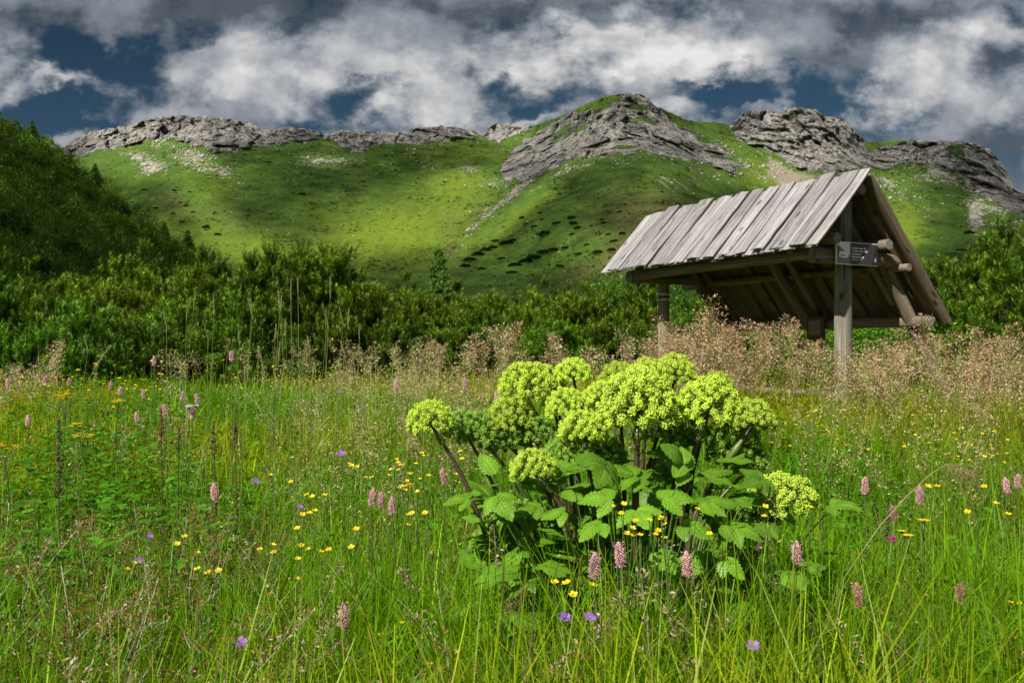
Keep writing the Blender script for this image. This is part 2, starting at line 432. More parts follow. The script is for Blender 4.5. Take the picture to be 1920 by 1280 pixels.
dry = gauss(PX, PY, [(1180, 400, 60, 40, 35, .8), (1240, 390, 40, 30, 35, .8), (1130, 500, 110, 26, -22, .9), (1200, 460, 60, 40, 0, .7), (1100, 430, 60, 20, -30, .3), (430, 400, 40, 16, 0, .5), (330, 385, 50, 18, 10, .5), (310, 370, 30, 10, 0, .4), (590, 440, 50, 15, 0, .3), (840, 420, 22, 22, 0, .5), (845, 470, 16, 16, -40, .9), (900, 400, 30, 10, -40, .6), (860, 310, 30, 8, 0, .3), (1690, 400, 30, 12, 0, .3), (1750, 400, 26, 16, 0, .5)])
lush = gauss(PX, PY, [(740, 440, 170, 60, -6, .9), (860, 345, 60, 30, 0, .6), (470, 470, 120, 35, 15, .6), (400, 350, 60, 25, 20, .35), (1000, 390, 90, 8, -38, .7), (1430, 330, 50, 26, 30, .7), (1690, 430, 50, 40, 35, .9), (1220, 330, 16, 30, 20, .3), (880, 285, 70, 20, 0, .4)])
# relief: gullies on the grass, blocks and clefts on the cliffs
rel = fbm(q / np.array([70, 120, 60]), 5, 41).reshape(PX.shape) * 5.0 + fbm(q / 14.0, 4, 43).reshape(PX.shape) * 0.45
lean = q.copy(); lean[:, 0] += lean[:, 2] * 0.45
lean = lean + np.stack([fbm(q / 18.0, 3, 58 + k) for k in range(3)], 1) * 12
rel_rock = np.zeros(len(q)); sel = rock.ravel() > 0.01
ql = lean[sel]
_, g1_, r1_, o1_ = cells3(ql / np.array([30, 40, 46]), 51)
_, g2_, r2_, o2_ = cells3(ql / np.array([11, 16, 17]), 52)
_, g3_, r3_, o3_ = cells3(ql / np.array([4.5, 7, 5.5]), 53)
b_ = fbm(ql / np.array([70, 90, 90]), 3, 55)
rr_ = b_ * 20 + r1_ * 9 + o1_[:, 0] * 9 + o1_[:, 2] * 7 - (1 - sstep(0, .10, g1_)) * 3.5 * (.4 + np.clip(fbm(ql / 40.0, 2, 60) * 2 + .5, 0, 1.2))
rr_ += (r2_ * 2.6 + o2_[:, 0] * 3.0 + o2_[:, 2] * 2.5 - (1 - sstep(0, .14, g2_)) * 1.8) * (.55 + .9 * np.clip(b_, -.4, .6))
rr_ += fbm(np.stack([ql[:, 0] / 9, ql[:, 1] / 60, ql[:, 2] / 70], 1), 4, 64, .6, True) * 5
rr_ += r3_ * 0.4 + o3_[:, 0] * 0.6 - (1 - sstep(0, .2, g3_)) * 1.0 + fbm(ql / 3.0, 3, 56) * 0.8 + fbm(np.stack([ql[:, 0] / 16, ql[:, 1] / 40, (ql[:, 2] + ql[:, 0] * .5) / 45], 1), 5, 59, .6, True) * 9
rel_rock[sel] = rr_; rel_rock = rel_rock.reshape(PX.shape)
crack = np.zeros(len(q)); crack[sel] = np.clip((1 - sstep(0, .12, g1_)) + (1 - sstep(0, .14, g2_)) * 0.6, 0, 1); crack = crack.reshape(PX.shape)
rsm = rock.copy()
for _ in range(3): rsm[1:-1, 1:-1] = (rsm[1:-1, 1:-1] + rsm[:-2, 1:-1] + rsm[2:, 1:-1] + rsm[1:-1, :-2] + rsm[1:-1, 2:]) / 5
disp = rel * (1 - rsm) - rsm * (rel_rock * 1.0 + 3) - scat * np.clip(fbm(q / 6.0, 3, 61).reshape(PX.shape), 0, 1) * 3
D1 = D0 + disp
V = np.stack([(PX - 960) / F * D1, D1, EYE + (655 - PY) / F * D1], 2)
back = []
top = V[-1]
for k, (dd, dz) in enumerate([(25, -3), (70, -14), (180, -70), (420, -200), (800, -420)]):
    b = top.copy(); b[:, 1] += dd; b[:, 0] *= (b[:, 1] / top[:, 1]); b[:, 2] = np.maximum(top[:, 2] + dz + fbm(p3(b[:, 0] / 40, k, 0), 3, 71) * (2 + k), -30)
    back.append(b)
V = np.concatenate([V, np.stack(back)], 0); NR = V.shape[0]
def ext(a, v=None): return np.concatenate([a, np.repeat(a[-1:] if v is None else np.full((1, NX), v), NR - NY, 0)], 0).ravel()
idx = np.arange(NR * NX).reshape(NR, NX)
quads = np.stack([idx[:-1, :-1], idx[:-1, 1:], idx[1:, 1:], idx[1:, :-1]], -1).reshape(-1, 4)
me = mesh_np('mountain', V.reshape(-1, 3), quads, attrs={'rock': ext(rock, 0.2), 'scat': ext(scat, 0), 'scree': ext(scree, 0), 'dry': ext(dry, 0), 'lush': ext(lush, 0)}, smooth=True)

m, t = new_mat('mountain_ground')
pos = t.n('ShaderNodeNewGeometry').outputs['Position']
g1 = t.noise(pos, 0.02, 6, 0.6); g2 = t.noise(pos, 0.12, 5, 0.65); g3 = t.noise(t.vmath('MULTIPLY', pos, (1, 1, 2.2)), 0.45, 4, 0.7)
lush_, dry_ = t.attr('lush', 'Fac'), t.attr('dry', 'Fac')
grass = t.mix(t.ramp(g1, 0.35, 0.65), (0.052, 0.105, 0.016), (0.085, 0.150, 0.018))
lf = t.math('ADD', lush_, t.math('MULTIPLY', t.math('SUBTRACT', g2, 0.5), 0.9), clamp=True)
grass = t.mix(lf, grass, (0.165, 0.225, 0.014))
df = t.math('MULTIPLY', t.math('ADD', dry_, t.math('MULTIPLY', t.math('SUBTRACT', g2, 0.55), 1.2)), 1.0, clamp=True)
grass = t.mix(t.math('MULTIPLY', df, 0.85), grass, (0.135, 0.115, 0.042))
st_ = t.noise(t.vmath('MULTIPLY', pos, (0.11, 0.012, 0.012)), 1.0, 5, 0.65, 0.4)
grass = t.vmath('SCALE', grass, t.math('ADD', 0.55, t.math('MULTIPLY', st_, 0.9)))
hum = t.noise(pos, 0.16, 3, 0.7)
grass = t.mix(t.math('MULTIPLY', t.ramp(hum, 0.60, 0.68), 0.55), grass, (0.030, 0.062, 0.014))
scb = t.noise(t.vmath('MULTIPLY', pos, (0.09, 0.05, 0.22)), 1.0, 5, 0.75)
grass = t.mix(t.math('MULTIPLY', t.ramp(scb, 0.57, 0.66), 0.6), grass, (0.026, 0.055, 0.013))
fine = t.noise(pos, 0.35, 3, 0.8)
grass = t.vmath('SCALE', grass, t.math('ADD', 0.45, t.math('MULTIPLY', fine, 1.1)))
grass = t.mix(t.math('MULTIPLY', t.ramp(hum, 0.36, 0.28), 0.4), grass, (0.17, 0.19, 0.05))
tuft = t.ramp(g3, 0.3, 0.62)
grass = t.mix(t.math('MULTIPLY', t.math('SUBTRACT', 1.0, tuft), 0.55), grass, (0.025, 0.055, 0.012))
r1 = t.noise(pos, 0.035, 8, 0.65, 0.6); r2 = t.noise(t.vmath('MULTIPLY', pos, (1, 1, 0.45)), 0.16, 7, 0.7, 0.8); r3 = t.noise(pos, 0.6, 4, 0.7)
rockc = t.mix(t.ramp(r1, 0.3, 0.7), (0.27, 0.26, 0.245), (0.53, 0.50, 0.455))
rockc = t.mix(t.ramp(r2, 0.54, 0.40), rockc, (0.11, 0.105, 0.10))
rockc = t.mix(t.math('MULTIPLY', t.ramp(r3, 0.5, 0.3), 0.6), rockc, (0.09, 0.088, 0.082))
rockc = t.mix(t.math('MULTIPLY', t.ramp(r3, 0.58, 0.7), 0.5), rockc, (0.55, 0.51, 0.45))
sr = t.noise(pos, 0.11, 3, 0.6); sr2 = t.noise(pos, 0.30, 3, 0.6)
scf = t.math('MULTIPLY', t.attr('scat', 'Fac'), 0.19)
spots = t.ramp(t.math('ADD', t.math('ADD', t.math('MULTIPLY', sr, 0.6), t.math('MULTIPLY', sr2, 0.4)), scf), 0.69, 0.73)
srock = t.mix(sr2, (0.27, 0.25, 0.21), (0.42, 0.385, 0.32))
c = t.mix(t.math('MULTIPLY', t.ramp(t.math('ADD', t.attr('scree', 'Fac'), t.math('MULTIPLY', t.math('SUBTRACT', g2, 0.5), 1.3)), 0.35, 0.75), 0.85), grass, (0.26, 0.225, 0.165))
c = t.mix(spots, c, srock)
rf = t.ramp(t.math('ADD', t.attr('rock', 'Fac'), t.math('MULTIPLY', t.math('SUBTRACT', g3, 0.5), 0.9)), 0.38, 0.55)
c = t.mix(rf, c, rockc)
hgt = t.math('ADD', t.math('MULTIPLY', g3, 0.5), t.math('MULTIPLY', t.math('ADD', r2, t.math('MULTIPLY', r3, 0.4)), t.math('ADD', t.math('MULTIPLY', rf, 3.2), 0.2)))
principled(t, Base_Color=c, Roughness=0.95, Specular_IOR_Level=0.1, Normal=t.bump(hgt, 1.0, 2.2))
o = obj('mountain', me, m); tag(o, kind='structure')


# boulders and debris below the cliffs, tussocks and low scrub on the grass
def scatter_on(weight, n):
    w_ = weight[:-1, :-1].ravel() * 1.0; cs = np.cumsum(w_); k_ = np.searchsorted(cs, rng.uniform(0, cs[-1], n)); j, i = np.divmod(k_, NX - 1)
    f = rng.uniform(0, 1, (n, 2)); P = V[j, i] + (V[j, i + 1] - V[j, i]) * f[:, :1] + (V[j + 1, i] - V[j, i]) * f[:, 1:]
    return P, j, i
view = ((PX > -60) & (PX < 1990) & (PY < 545)).astype(float)
edge = np.clip(rsm * 4, 0, 1) * (1 - rock); edge = np.maximum(edge, 0)
below = np.zeros(rock.shape)
for s_ in range(2, 34, 2): below[:-s_] = np.maximum(below[:-s_], rock[s_:] * (1 - s_ / 34))
wr = view * (1 - rock) * (np.clip(scat, 0, 1.2) ** 1.5 * 1.6 + below ** 2 * .5 + scree * .5 + .004) * sstep(-.25, .35, fbm(q / 16.0, 3, 63).reshape(PX.shape))
P, j, i = scatter_on(wr, 5200)
r_ = np.exp(rng.normal(-.15, .5, len(P))) * 1.15
bv = octv[None] * r_[:, None, None] * rng.uniform(.6, 1.35, (len(P), 6, 3)); ang_ = rng.uniform(0, 6.28, len(P)); ca, sa = np.cos(ang_)[:, None], np.sin(ang_)[:, None]
bx = bv[..., 0] * ca - bv[..., 1] * sa; by = bv[..., 0] * sa + bv[..., 1] * ca; bv = np.stack([bx, by, bv[..., 2]], 2) + P[:, None]
bc = np.repeat(np.array([.36, .335, .29]) * rng.uniform(.6, 1.25, (len(P), 1)), 6, 0)
me = mesh_np('boulders', bv.reshape(-1, 3), (octf[None] + (np.arange(len(P)) * 6)[:, None, None]).reshape(-1, 3), bc)
m, t = new_mat('limestone_debris'); principled(t, Base_Color=t.attr('Col'), Roughness=.95, Specular_IOR_Level=.1)
tag(obj('boulders', me, m), 'pale limestone debris strewn below the cliffs', 'boulders', kind='stuff')
ws_ = view * (1 - rock) * (.25 + sstep(-.1, .45, fbm(q / np.array([55, 55, 22]), 4, 65).reshape(PX.shape)) * 1.2) * (1 - .6 * np.clip(lush, 0, 1))
P, j, i = scatter_on(ws_, 15000)
sz = np.exp(rng.normal(-.05, .42, len(P))) * (.55 + .55 * P[:, 1] / 1200); K_ = 5
qd = rng.normal(size=(len(P), K_, 3)); qd /= np.linalg.norm(qd, axis=2, keepdims=True); qd[..., 2] = np.abs(qd[..., 2])
cp = P[:, None] + qd * (sz[:, None, None] * np.array([1.1, .9, .45])); s1 = rng.normal(size=cp.shape) * np.array([1, 1, .35]); s1 /= np.linalg.norm(s1, axis=2, keepdims=True); s2 = rng.normal(size=cp.shape) + np.array([0, 0, .6]); s2 /= np.linalg.norm(s2, axis=2, keepdims=True)
hl = sz[:, None, None] * .75
tri = np.stack([cp - s1 * hl, cp + s1 * hl, cp + s2 * hl], 2).reshape(-1, 3)
cc_ = np.where(rng.uniform(0, 1, (len(P), 1)) < .6, np.array([[.040, .082, .016]]), np.array([[.085, .125, .022]])) * rng.uniform(.6, 1.4, (len(P), 1))
me = mesh_np('mountain_scrub', tri, np.arange(len(tri)).reshape(-1, 3), np.repeat(cc_, K_ * 3, 0))
tag(obj('mountain_scrub', me, leaf_mat('scrub', .2, 0, .2, .3)), 'low scrub and tussocks over the mountain grass', 'scrub', kind='stuff')


def on_mountain(x, y):
    """mountain surface under photo pixel"""
    i = np.clip(np.searchsorted(X, x), 1, NX - 1)
    col = PY[:, i]; j = int(np.argmin(np.abs(col - y)))
    return V[j, i]


# ---- dark forested hill on the left
HR = [(-900, -60), (-300, 60), (-100, 160), (0, 208), (30, 222), (60, 240), (100, 266), (130, 290), (165, 320), (200, 350), (230, 378), (262, 405), (300, 428), (340, 452), (380, 474), (420, 496), (460, 520), (520, 560), (600, 620)]
hdep = rbf_fit([(-900, -60, 300), (-900, 600, 120), (-300, 60, 300), (0, 208, 285), (130, 290, 272), (262, 405, 256), (400, 485, 240), (520, 560, 225), (600, 620, 215), (-200, 540, 105), (0, 540, 110), (200, 540, 135), (350, 545, 180), (0, 350, 195), (150, 430, 190), (-300, 350, 190), (300, 620, 110), (0, 620, 85)])
hx = np.linspace(-900, 600, 260); hy = np.interp(hx, [p[0] for p in HR], [p[1] for p in HR])
HT = np.linspace(0, 1, 90)[:, None]
HX = np.broadcast_to(hx, (90, 260)).copy(); HY = 640 + (hy[None] - 640) * HT
HD = hdep(HX, HY)
HV = np.stack([(HX - 960) / F * HD, HD, EYE + (655 - HY) / F * HD], 2)
HV[:, :, 2] += fbm(HV.reshape(-1, 3) / 25, 3, 81).reshape(HX.shape) * 2.0 - 1.5
hb = HV[-1:].copy(); hb2 = hb.copy(); hb[:, :, 1] += 30; hb[:, :, 2] -= 6; hb2[:, :, 1] += 160; hb2[:, :, 2] = -20
HA = np.concatenate([HV, hb, hb2], 0); n = HA.shape[0]
idx = np.arange(n * 260).reshape(n, 260)
me = mesh_np('hill', HA.reshape(-1, 3), np.stack([idx[:-1, :-1], idx[:-1, 1:], idx[1:, 1:], idx[1:, :-1]], -1).reshape(-1, 4), smooth=True)
m, t = new_mat('hill_soil')
pos = t.n('ShaderNodeNewGeometry').outputs['Position']
principled(t, Base_Color=t.mix(t.noise(pos, 0.3, 5), (0.012, 0.022, 0.006), (0.03, 0.05, 0.012)), Roughness=1.0, Specular_IOR_Level=0.0)
tag(obj('hill', me, m), kind='structure')

# ---- ground sheet: polar fan round the viewpoint out to the horizon
rr = np.concatenate([np.linspace(0.0, 3, 25), np.linspace(3.2, 24, 90), np.geomspace(25, 9000, 60)])
aa = np.linspace(0, 2 * np.pi, 241)[:-1]
GX = rr[:, None] * np.sin(aa)[None]; GY = rr[:, None] * np.cos(aa)[None]
GZ = gz(GX, np.abs(GY) * 0 + np.where(GY > 0, GY, 0)); GZ = np.minimum(GZ, 18) - np.clip(rr[:, None] - 1500, 0, None) * 0.02
idx = np.arange(GX.size).reshape(GX.shape); nx = np.roll(idx, -1, 1)
me = mesh_np('ground', np.stack([GX, GY, GZ], 2).reshape(-1, 3), np.stack([idx[:-1], idx[1:], nx[1:], nx[:-1]], -1).reshape(-1, 4), smooth=True)
m, t = new_mat('meadow_soil')
pos = t.n('ShaderNodeNewGeometry').outputs['Position']
c = t.mix(t.noise(pos, 3.0, 6), (0.012, 0.02, 0.006), (0.05, 0.07, 0.015))
principled(t, Base_Color=c, Roughness=1.0, Specular_IOR_Level=0.0, Normal=t.bump(t.noise(pos, 40, 4), 0.6, 0.02))
tag(obj('ground', me, m), kind='structure')
# trodden sandy patch in front of the shelter
pa = np.linspace(0, 2 * np.pi, 49)[:-1]
pr = 1 + 0.25 * fbm(p3(np.cos(pa) * 1.5, np.sin(pa) * 1.5, 0), 3, 91)
ring = []
for k in (0.0, .35, .7, 1.0):
    x = 3.55 + np.cos(pa) * pr * 1.5 * k; y = 9.3 + np.sin(pa) * pr * .75 * k; ring.append(np.stack([x, y, gz(x, y) + 0.006], 1))
ring = np.stack(ring); idx = np.arange(ring.shape[0] * 48).reshape(-1, 48); nx = np.roll(idx, -1, 1)
me = mesh_np('path', ring.reshape(-1, 3), np.stack([idx[:-1], nx[:-1], nx[1:], idx[1:]], -1).reshape(-1, 4), smooth=True)
tag(obj('path', me, flat_mat('trodden_sand', (0.30, 0.22, 0.15), 0.95, 0.35, 12)), kind='structure')

# ---- clouds added overhead, unseen, laid out so their shadows dapple mountain and hill
lit = gauss(PX, PY, [(755, 425, 150, 52, -8, 1.2), (880, 345, 75, 34, 0, 1.0), (480, 470, 150, 34, 16, 1.0), (390, 395, 90, 26, 40, .9), (300, 300, 130, 34, 8, 1.15), (330, 245, 170, 30, 0, .8), (760, 255, 120, 18, 0, .45), (940, 245, 40, 22, 0, 1.2), (960, 400, 150, 13, -38, .9),
                     (1180, 240, 160, 60, 0, .55), (1000, 270, 60, 40, 0, .4), (1240, 350, 40, 40, 35, .5), (1500, 255, 140, 70, 0, 1.1), (1440, 330, 80, 40, 20, .9), (1690, 420, 60, 55, 40, 1.2), (1680, 340, 60, 24, 0, .8), (1850, 390, 50, 26, 0, .45), (1350, 320, 60, 30, 0, .5), (1150, 470, 160, 50, 0, .45), (900, 500, 80, 40, 0, .2), (230, 300, 60, 30, 0, .8), (600, 300, 60, 12, 0, .55)])
shade = np.clip(0.66 - 0.80 * lit - 0.25 * fbm(p3(PX / 60, PY / 28, 4), 3, 95).reshape(PX.shape), 0.0, 0.72)
shade *= ((PX > -100) & (PX < 2050) & (PY < 575))
a1 = np.linalg.norm(np.cross(V[1:NY, :-1] - V[:NY - 1, :-1], V[:NY - 1, 1:] - V[:NY - 1, :-1]), axis=2)
nrm = np.cross(V[:NY - 1, 1:] - V[:NY - 1, :-1], V[1:NY, :-1] - V[:NY - 1, :-1]); nrm /= np.linalg.norm(nrm, axis=2, keepdims=True) + 1e-9
sun = np.array(SUN)
proj = a1 * np.clip(nrm @ sun, 0.05, 1)
want = -np.log(1 - shade[:-1, :-1]) * proj
PR = 4.0; parea = PR * PR * 2.0 * 0.62
cum = np.cumsum(want / parea, 1) + rng.uniform(0, 1, (want.shape[0], 1)); cnt = np.diff(np.floor(cum).astype(int), axis=1, prepend=0); cnt[:, 0] = 0
jj, ii = np.nonzero(cnt); rep = cnt[jj, ii]
base = np.repeat(V[jj, ii], rep, 0)
# the hill: an even thin veil of added puffs to shade it
hsel = rng.integers(0, 90 * 200, 1100); hbase = HV.reshape(-1, 3)[(hsel // 200) * 260 + (hsel % 200) + 40]
base = np.concatenate([base, hbase + rng.normal(0, 3, hbase.shape)])
alt = 1600 + rng.normal(0, 25, len(base))
k = (alt - base[:, 2]) / sun[2]
cen = base + sun * k[:, None] + rng.normal(0, 2.0, base.shape)
def scatter_oct(cen, r):
    n = len(cen); rv = rng.normal(size=(n, 3)); rv /= np.linalg.norm(rv, axis=1, keepdims=True)
    a = rng.uniform(0, 6.28, n); ca, sa = np.cos(a), np.sin(a)
    ov = octv[None] * np.asarray(r).reshape(-1, 1, 1)
    VV = np.empty((n, 6, 3)); VV[..., 0] = ov[..., 0] * ca[:, None] - ov[..., 1] * sa[:, None]; VV[..., 1] = ov[..., 0] * sa[:, None] + ov[..., 1] * ca[:, None]; VV[..., 2] = ov[..., 2]
    return (VV + cen[:, None]).reshape(-1, 3), (octf[None] + (np.arange(n) * 6)[:, None, None]).reshape(-1, 3)
cv, cf = scatter_oct(cen, rng.uniform(0.7, 1.3, len(cen)) * PR)
print('cloud puffs', len(cen))
me = mesh_np('shade_cloud', cv, cf)
m, t = new_mat('shade_puff')
d = t.n('ShaderNodeBsdfDiffuse', Color=(0.9, 0.9, 0.9, 1)); tr = t.n('ShaderNodeBsdfTranslucent', Color=(0.9, 0.9, 0.9, 1))
t.L.new(t.n('ShaderNodeMixShader', i0=0.5, i1=d, i2=tr).outputs[0], t.out.inputs[0])
o = obj('shade_cloud', me, m); tag(o, 'unseen puffs added high overhead to shade the mountain and hill', 'shade_cloud', kind='stuff')
# ------------------------------------------------------------------ shelter
def wood_mat(name, light, dark, crack=0.55, warm=None, warm_amt=0.0, rough=0.85):
    """weathered timber; 'gc' holds metres along the piece, metres across it, and a number per piece"""
    m, t = new_mat(name)
    g = t.attr('gc', 'Vector'); sp = t.n('ShaderNodeSeparateXYZ', Vector=g)
    al, ac, sd = sp.outputs
    v = t.n('ShaderNodeCombineXYZ', X=t.math('MULTIPLY', al, 1.6), Y=t.math('MULTIPLY', ac, 26.0), Z=t.math('MULTIPLY', sd, 37.0)).outputs[0]
    v2 = t.n('ShaderNodeCombineXYZ', X=t.math('MULTIPLY', al, 0.7), Y=t.math('MULTIPLY', ac, 70.0), Z=t.math('MULTIPLY', sd, 11.0)).outputs[0]
    v3 = t.n('ShaderNodeCombineXYZ', X=t.math('MULTIPLY', al, 3.4), Y=t.math('MULTIPLY', ac, 9.0), Z=t.math('MULTIPLY', sd, 53.0)).outputs[0]
    n1 = t.noise(v, 1.0, 5, 0.6, 0.3); n2 = t.noise(v2, 1.0, 4, 0.6); n3 = t.noise(v3, 1.0, 4, 0.6)
    wn = t.n('ShaderNodeTexWhiteNoise', {'noise_dimensions': '1D'}, W=sd).outputs['Value']
    c = t.mix(t.ramp(n1, 0.3, 0.7), dark, light)
    c = t.mix(t.math('MULTIPLY', t.ramp(n2, 0.48, 0.30), crack), c, tuple(x * 0.28 for x in dark))
    if warm: c = t.mix(t.math('MULTIPLY', t.ramp(t.math('ADD', n3, t.math('MULTIPLY', t.math('SUBTRACT', wn, 0.5), 0.5)), 0.45, 0.7), warm_amt), c, warm)
    knot = t.n('ShaderNodeTexVoronoi', Vector=t.n('ShaderNodeCombineXYZ', X=t.math('MULTIPLY', al, 2.6), Y=t.math('MULTIPLY', ac, 5.5), Z=t.math('MULTIPLY', sd, 19.0)).outputs[0], Scale=1.0).outputs['Distance']
    kn = t.ramp(t.math('ADD', knot, t.math('MULTIPLY', t.math('SUBTRACT', n1, 0.5), 0.16)), 0.17, 0.09)
    c = t.mix(t.math('MULTIPLY', kn, 0.8), c, tuple(x * 0.22 for x in dark))
    stn = t.noise(t.n('ShaderNodeCombineXYZ', X=t.math('MULTIPLY', al, 1.1), Y=t.math('MULTIPLY', ac, 3.0), Z=t.math('MULTIPLY', sd, 7.0)).outputs[0], 1.6, 6, 0.7)
    c = t.mix(t.math('MULTIPLY', t.ramp(stn, 0.50, 0.68), 0.6), c, tuple(x * 0.42 for x in dark))
    speck = t.noise(t.n('ShaderNodeCombineXYZ', X=t.math('MULTIPLY', al, 14.0), Y=t.math('MULTIPLY', ac, 30.0), Z=sd).outputs[0], 1.0, 3, 0.7)
    c = t.mix(t.math('MULTIPLY', t.ramp(speck, 0.64, 0.72), 0.75), c, tuple(x * 0.2 for x in dark))
    c = t.vmath('SCALE', c, t.math('ADD', 0.72, t.math('MULTIPLY', wn, 0.5)))
    h = t.math('SUBTRACT', t.math('ADD', t.math('MULTIPLY', n2, 1.0), n1), t.math('MULTIPLY', kn, 0.5))
    principled(t, Base_Color=c, Roughness=rough, Specular_IOR_Level=0.25, Normal=t.bump(h, 0.75, 0.01))
    return m


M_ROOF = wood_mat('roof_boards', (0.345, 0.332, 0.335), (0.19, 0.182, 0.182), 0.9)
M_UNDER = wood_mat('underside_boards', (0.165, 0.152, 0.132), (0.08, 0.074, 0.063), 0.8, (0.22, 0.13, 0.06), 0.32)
M_LOG = wood_mat('grey_logs', (0.245, 0.225, 0.19), (0.11, 0.102, 0.085), 0.7, (0.25, 0.16, 0.075), 0.45)
M_POST = wood_mat('post_timber', (0.30, 0.275, 0.23), (0.15, 0.14, 0.11), 0.75, (0.17, 0.16, 0.09), 0.5)
m, t = new_mat('log_end'); M_END = m
g = t.n('ShaderNodeSeparateXYZ', Vector=t.attr('gc', 'Vector'))
rg = t.math('SINE', t.math('MULTIPLY', t.math('ADD', g.outputs[1], t.math('MULTIPLY', t.noise(t.n('ShaderNodeNewGeometry').outputs['Position'], 25, 3), 0.02)), 420.0))
c = t.mix(t.math('ADD', t.math('MULTIPLY', rg, 0.5), 0.5), (0.15, 0.13, 0.10), (0.27, 0.24, 0.20))
c = t.mix(t.ramp(t.noise(t.n('ShaderNodeNewGeometry').outputs['Position'], 60, 3), 0.55, 0.62), c, (0.09, 0.08, 0.06))
principled(t, Base_Color=c, Roughness=0.9)


def log_mesh(name, p0, p1, r0, r1=None, mat_seed=None, segs=14, rings=12, wob=0.06, bend=0.0, square=0.0):
    """a tree trunk from p0 to p1 with knobbly bark-less surface and sawn ends"""
    p0 = np.array(p0, float); p1 = np.array(p1, float); r1 = r0 if r1 is None else r1
    ax = p1 - p0; L = np.linalg.norm(ax); ax /= L
    s = np.cross(ax, (0, 0, 1)) if abs(ax[2]) < .9 else np.cross(ax, (1, 0, 0)); s /= np.linalg.norm(s); u = np.cross(s, ax)
    sd = rng.uniform(0, 100) if mat_seed is None else mat_seed
    tt = np.linspace(0, 1, rings + 1); a = np.linspace(0, 2 * np.pi, segs + 1)[:-1] + np.pi / 4
    T, A = np.meshgrid(tt, a, indexing='ij')
    rad = r0 + (r1 - r0) * T
    if square: rad = rad * (1 + square * (1 / np.maximum(np.abs(np.cos(A)), np.abs(np.sin(A))) - 1.0) - square * 0.1)
    rad = rad * (1 + wob * fbm(p3(np.cos(A) * 1.3 + sd, np.sin(A) * 1.3, T * L * 2.2), 3, 7).reshape(T.shape))
    cen = p0 + ax * (T * L)[..., None] + u * (np.sin(T * np.pi) * bend)[..., None] + s * (np.sin(T * 2.3 + sd) * 0.012)[..., None]
    P = cen + s * (np.cos(A) * rad)[..., None] + u * (np.sin(A) * rad)[..., None]
    n = (rings + 1) * segs; idx = np.arange(n).reshape(rings + 1, segs); nx = np.roll(idx, -1, 1)
    gc = np.stack([T * L, A * r0, np.full(T.shape, sd)], 2).reshape(-1, 3)
    acc = Acc()
    acc.add(P.reshape(-1, 3), np.stack([idx[:-1], nx[:-1], nx[1:], idx[1:]], -1).reshape(-1, 4), gc=gc)
    for ring, flip in ((P[0], True), (P[-1], False)):
        c = ring.mean(0); bulge = ax * (-0.006 if flip else 0.006)
        vv = np.concatenate([ring, (c + (ring - c) * 0.93) + bulge, c[None] + bulge])
        f = []
        for k in range(segs):
            k2 = (k + 1) % segs
            f += [(k, k2, segs + k2), (k, segs + k2, segs + k), (segs + k, segs + k2, 2 * segs)]
        f = np.array(f); f = f[:, ::-1] if flip else f
        g = np.zeros((len(vv), 3)); g[:, 1] = np.linalg.norm(vv - c, axis=1); g[:, 2] = sd
        acc.add(vv, f, gc=g, mi=1)
    me = acc.mesh(name)
    me.polygons.foreach_set('use_smooth', np.concatenate([np.ones(rings * segs, bool), np.zeros(segs * 6, bool)]))
    return me


def plank(acc, o, du, dv, dn, L, W, T, seed, warp=0.01, nl=9):
    """board: o = corner, du along, dv across, dn up (unit vectors)"""
    o = np.array(o, float); P = []
    ts = np.linspace(0, 1, nl); cup = rng.uniform(-.25, .35) * T
    prof = [(0.0, 0.0), (0.0, T * .8), (W * .04, T), (W * .5, T + cup), (W * .96, T), (W, T * .8), (W, 0.0), (W * .5, cup)]
    edge0 = rng.normal(0, W * .02, nl); edge1 = rng.normal(0, W * .02, nl); tw = rng.normal(0, .006)
    ragged = rng.normal(0, .008, len(prof))
    gc = []
    for i, tq in enumerate(ts):
        bow = warp * math.sin(tq * 3.0 + seed) + tw * tq
        for k, (a, b) in enumerate(prof):
            aa = a + (edge0[i] if a < W * .1 else edge1[i] if a > W * .9 else 0)
            ll = tq * L + (ragged[k] if i in (0, nl - 1) else 0)
            P.append(o + du * ll + dv * aa + dn * (b + bow)); gc.append((tq * L, a + (0.4 if k in (0, 6, 7) else 0), seed))
    m = len(prof); F = []
    for i in range(nl - 1):
        for k in range(m):
            k2 = (k + 1) % m
            F.append((i * m + k, i * m + k2, (i + 1) * m + k2, (i + 1) * m + k))
    acc.add(P, np.array(F)[:, ::-1], gc=np.array(gc))
    for e, fl in ((0, 0), ((nl - 1) * m, 1)):
        q = np.array([(e + 0, e + 1, e + 2, e + 7), (e + 2, e + 3, e + 7, e + 7), (e + 3, e + 4, e + 7, e + 7), (e + 4, e + 5, e + 6, e + 7)])
        tri = np.array([(0, 1, 7), (1, 2, 7), (2, 3, 7), (3, 4, 7), (4, 5, 7), (5, 6, 7)])
        acc.add(np.array(P)[e:e + m], tri if fl else tri[:, ::-1], gc=np.array(gc)[e:e + m])


ZG = 0.20
SH_RZ = math.atan2(0.4727, 0.8812)
sh = empty('shelter', (3.8, 10.0, ZG), SH_RZ, 'weathered open timber shelter with steep grey board roof, standing behind the yellow-green umbel plant', 'shelter')
RH = 2.74; LEN = 3.8; SF = 1.078; SB = 1.154
X_, Y_, Z_ = np.eye(3)
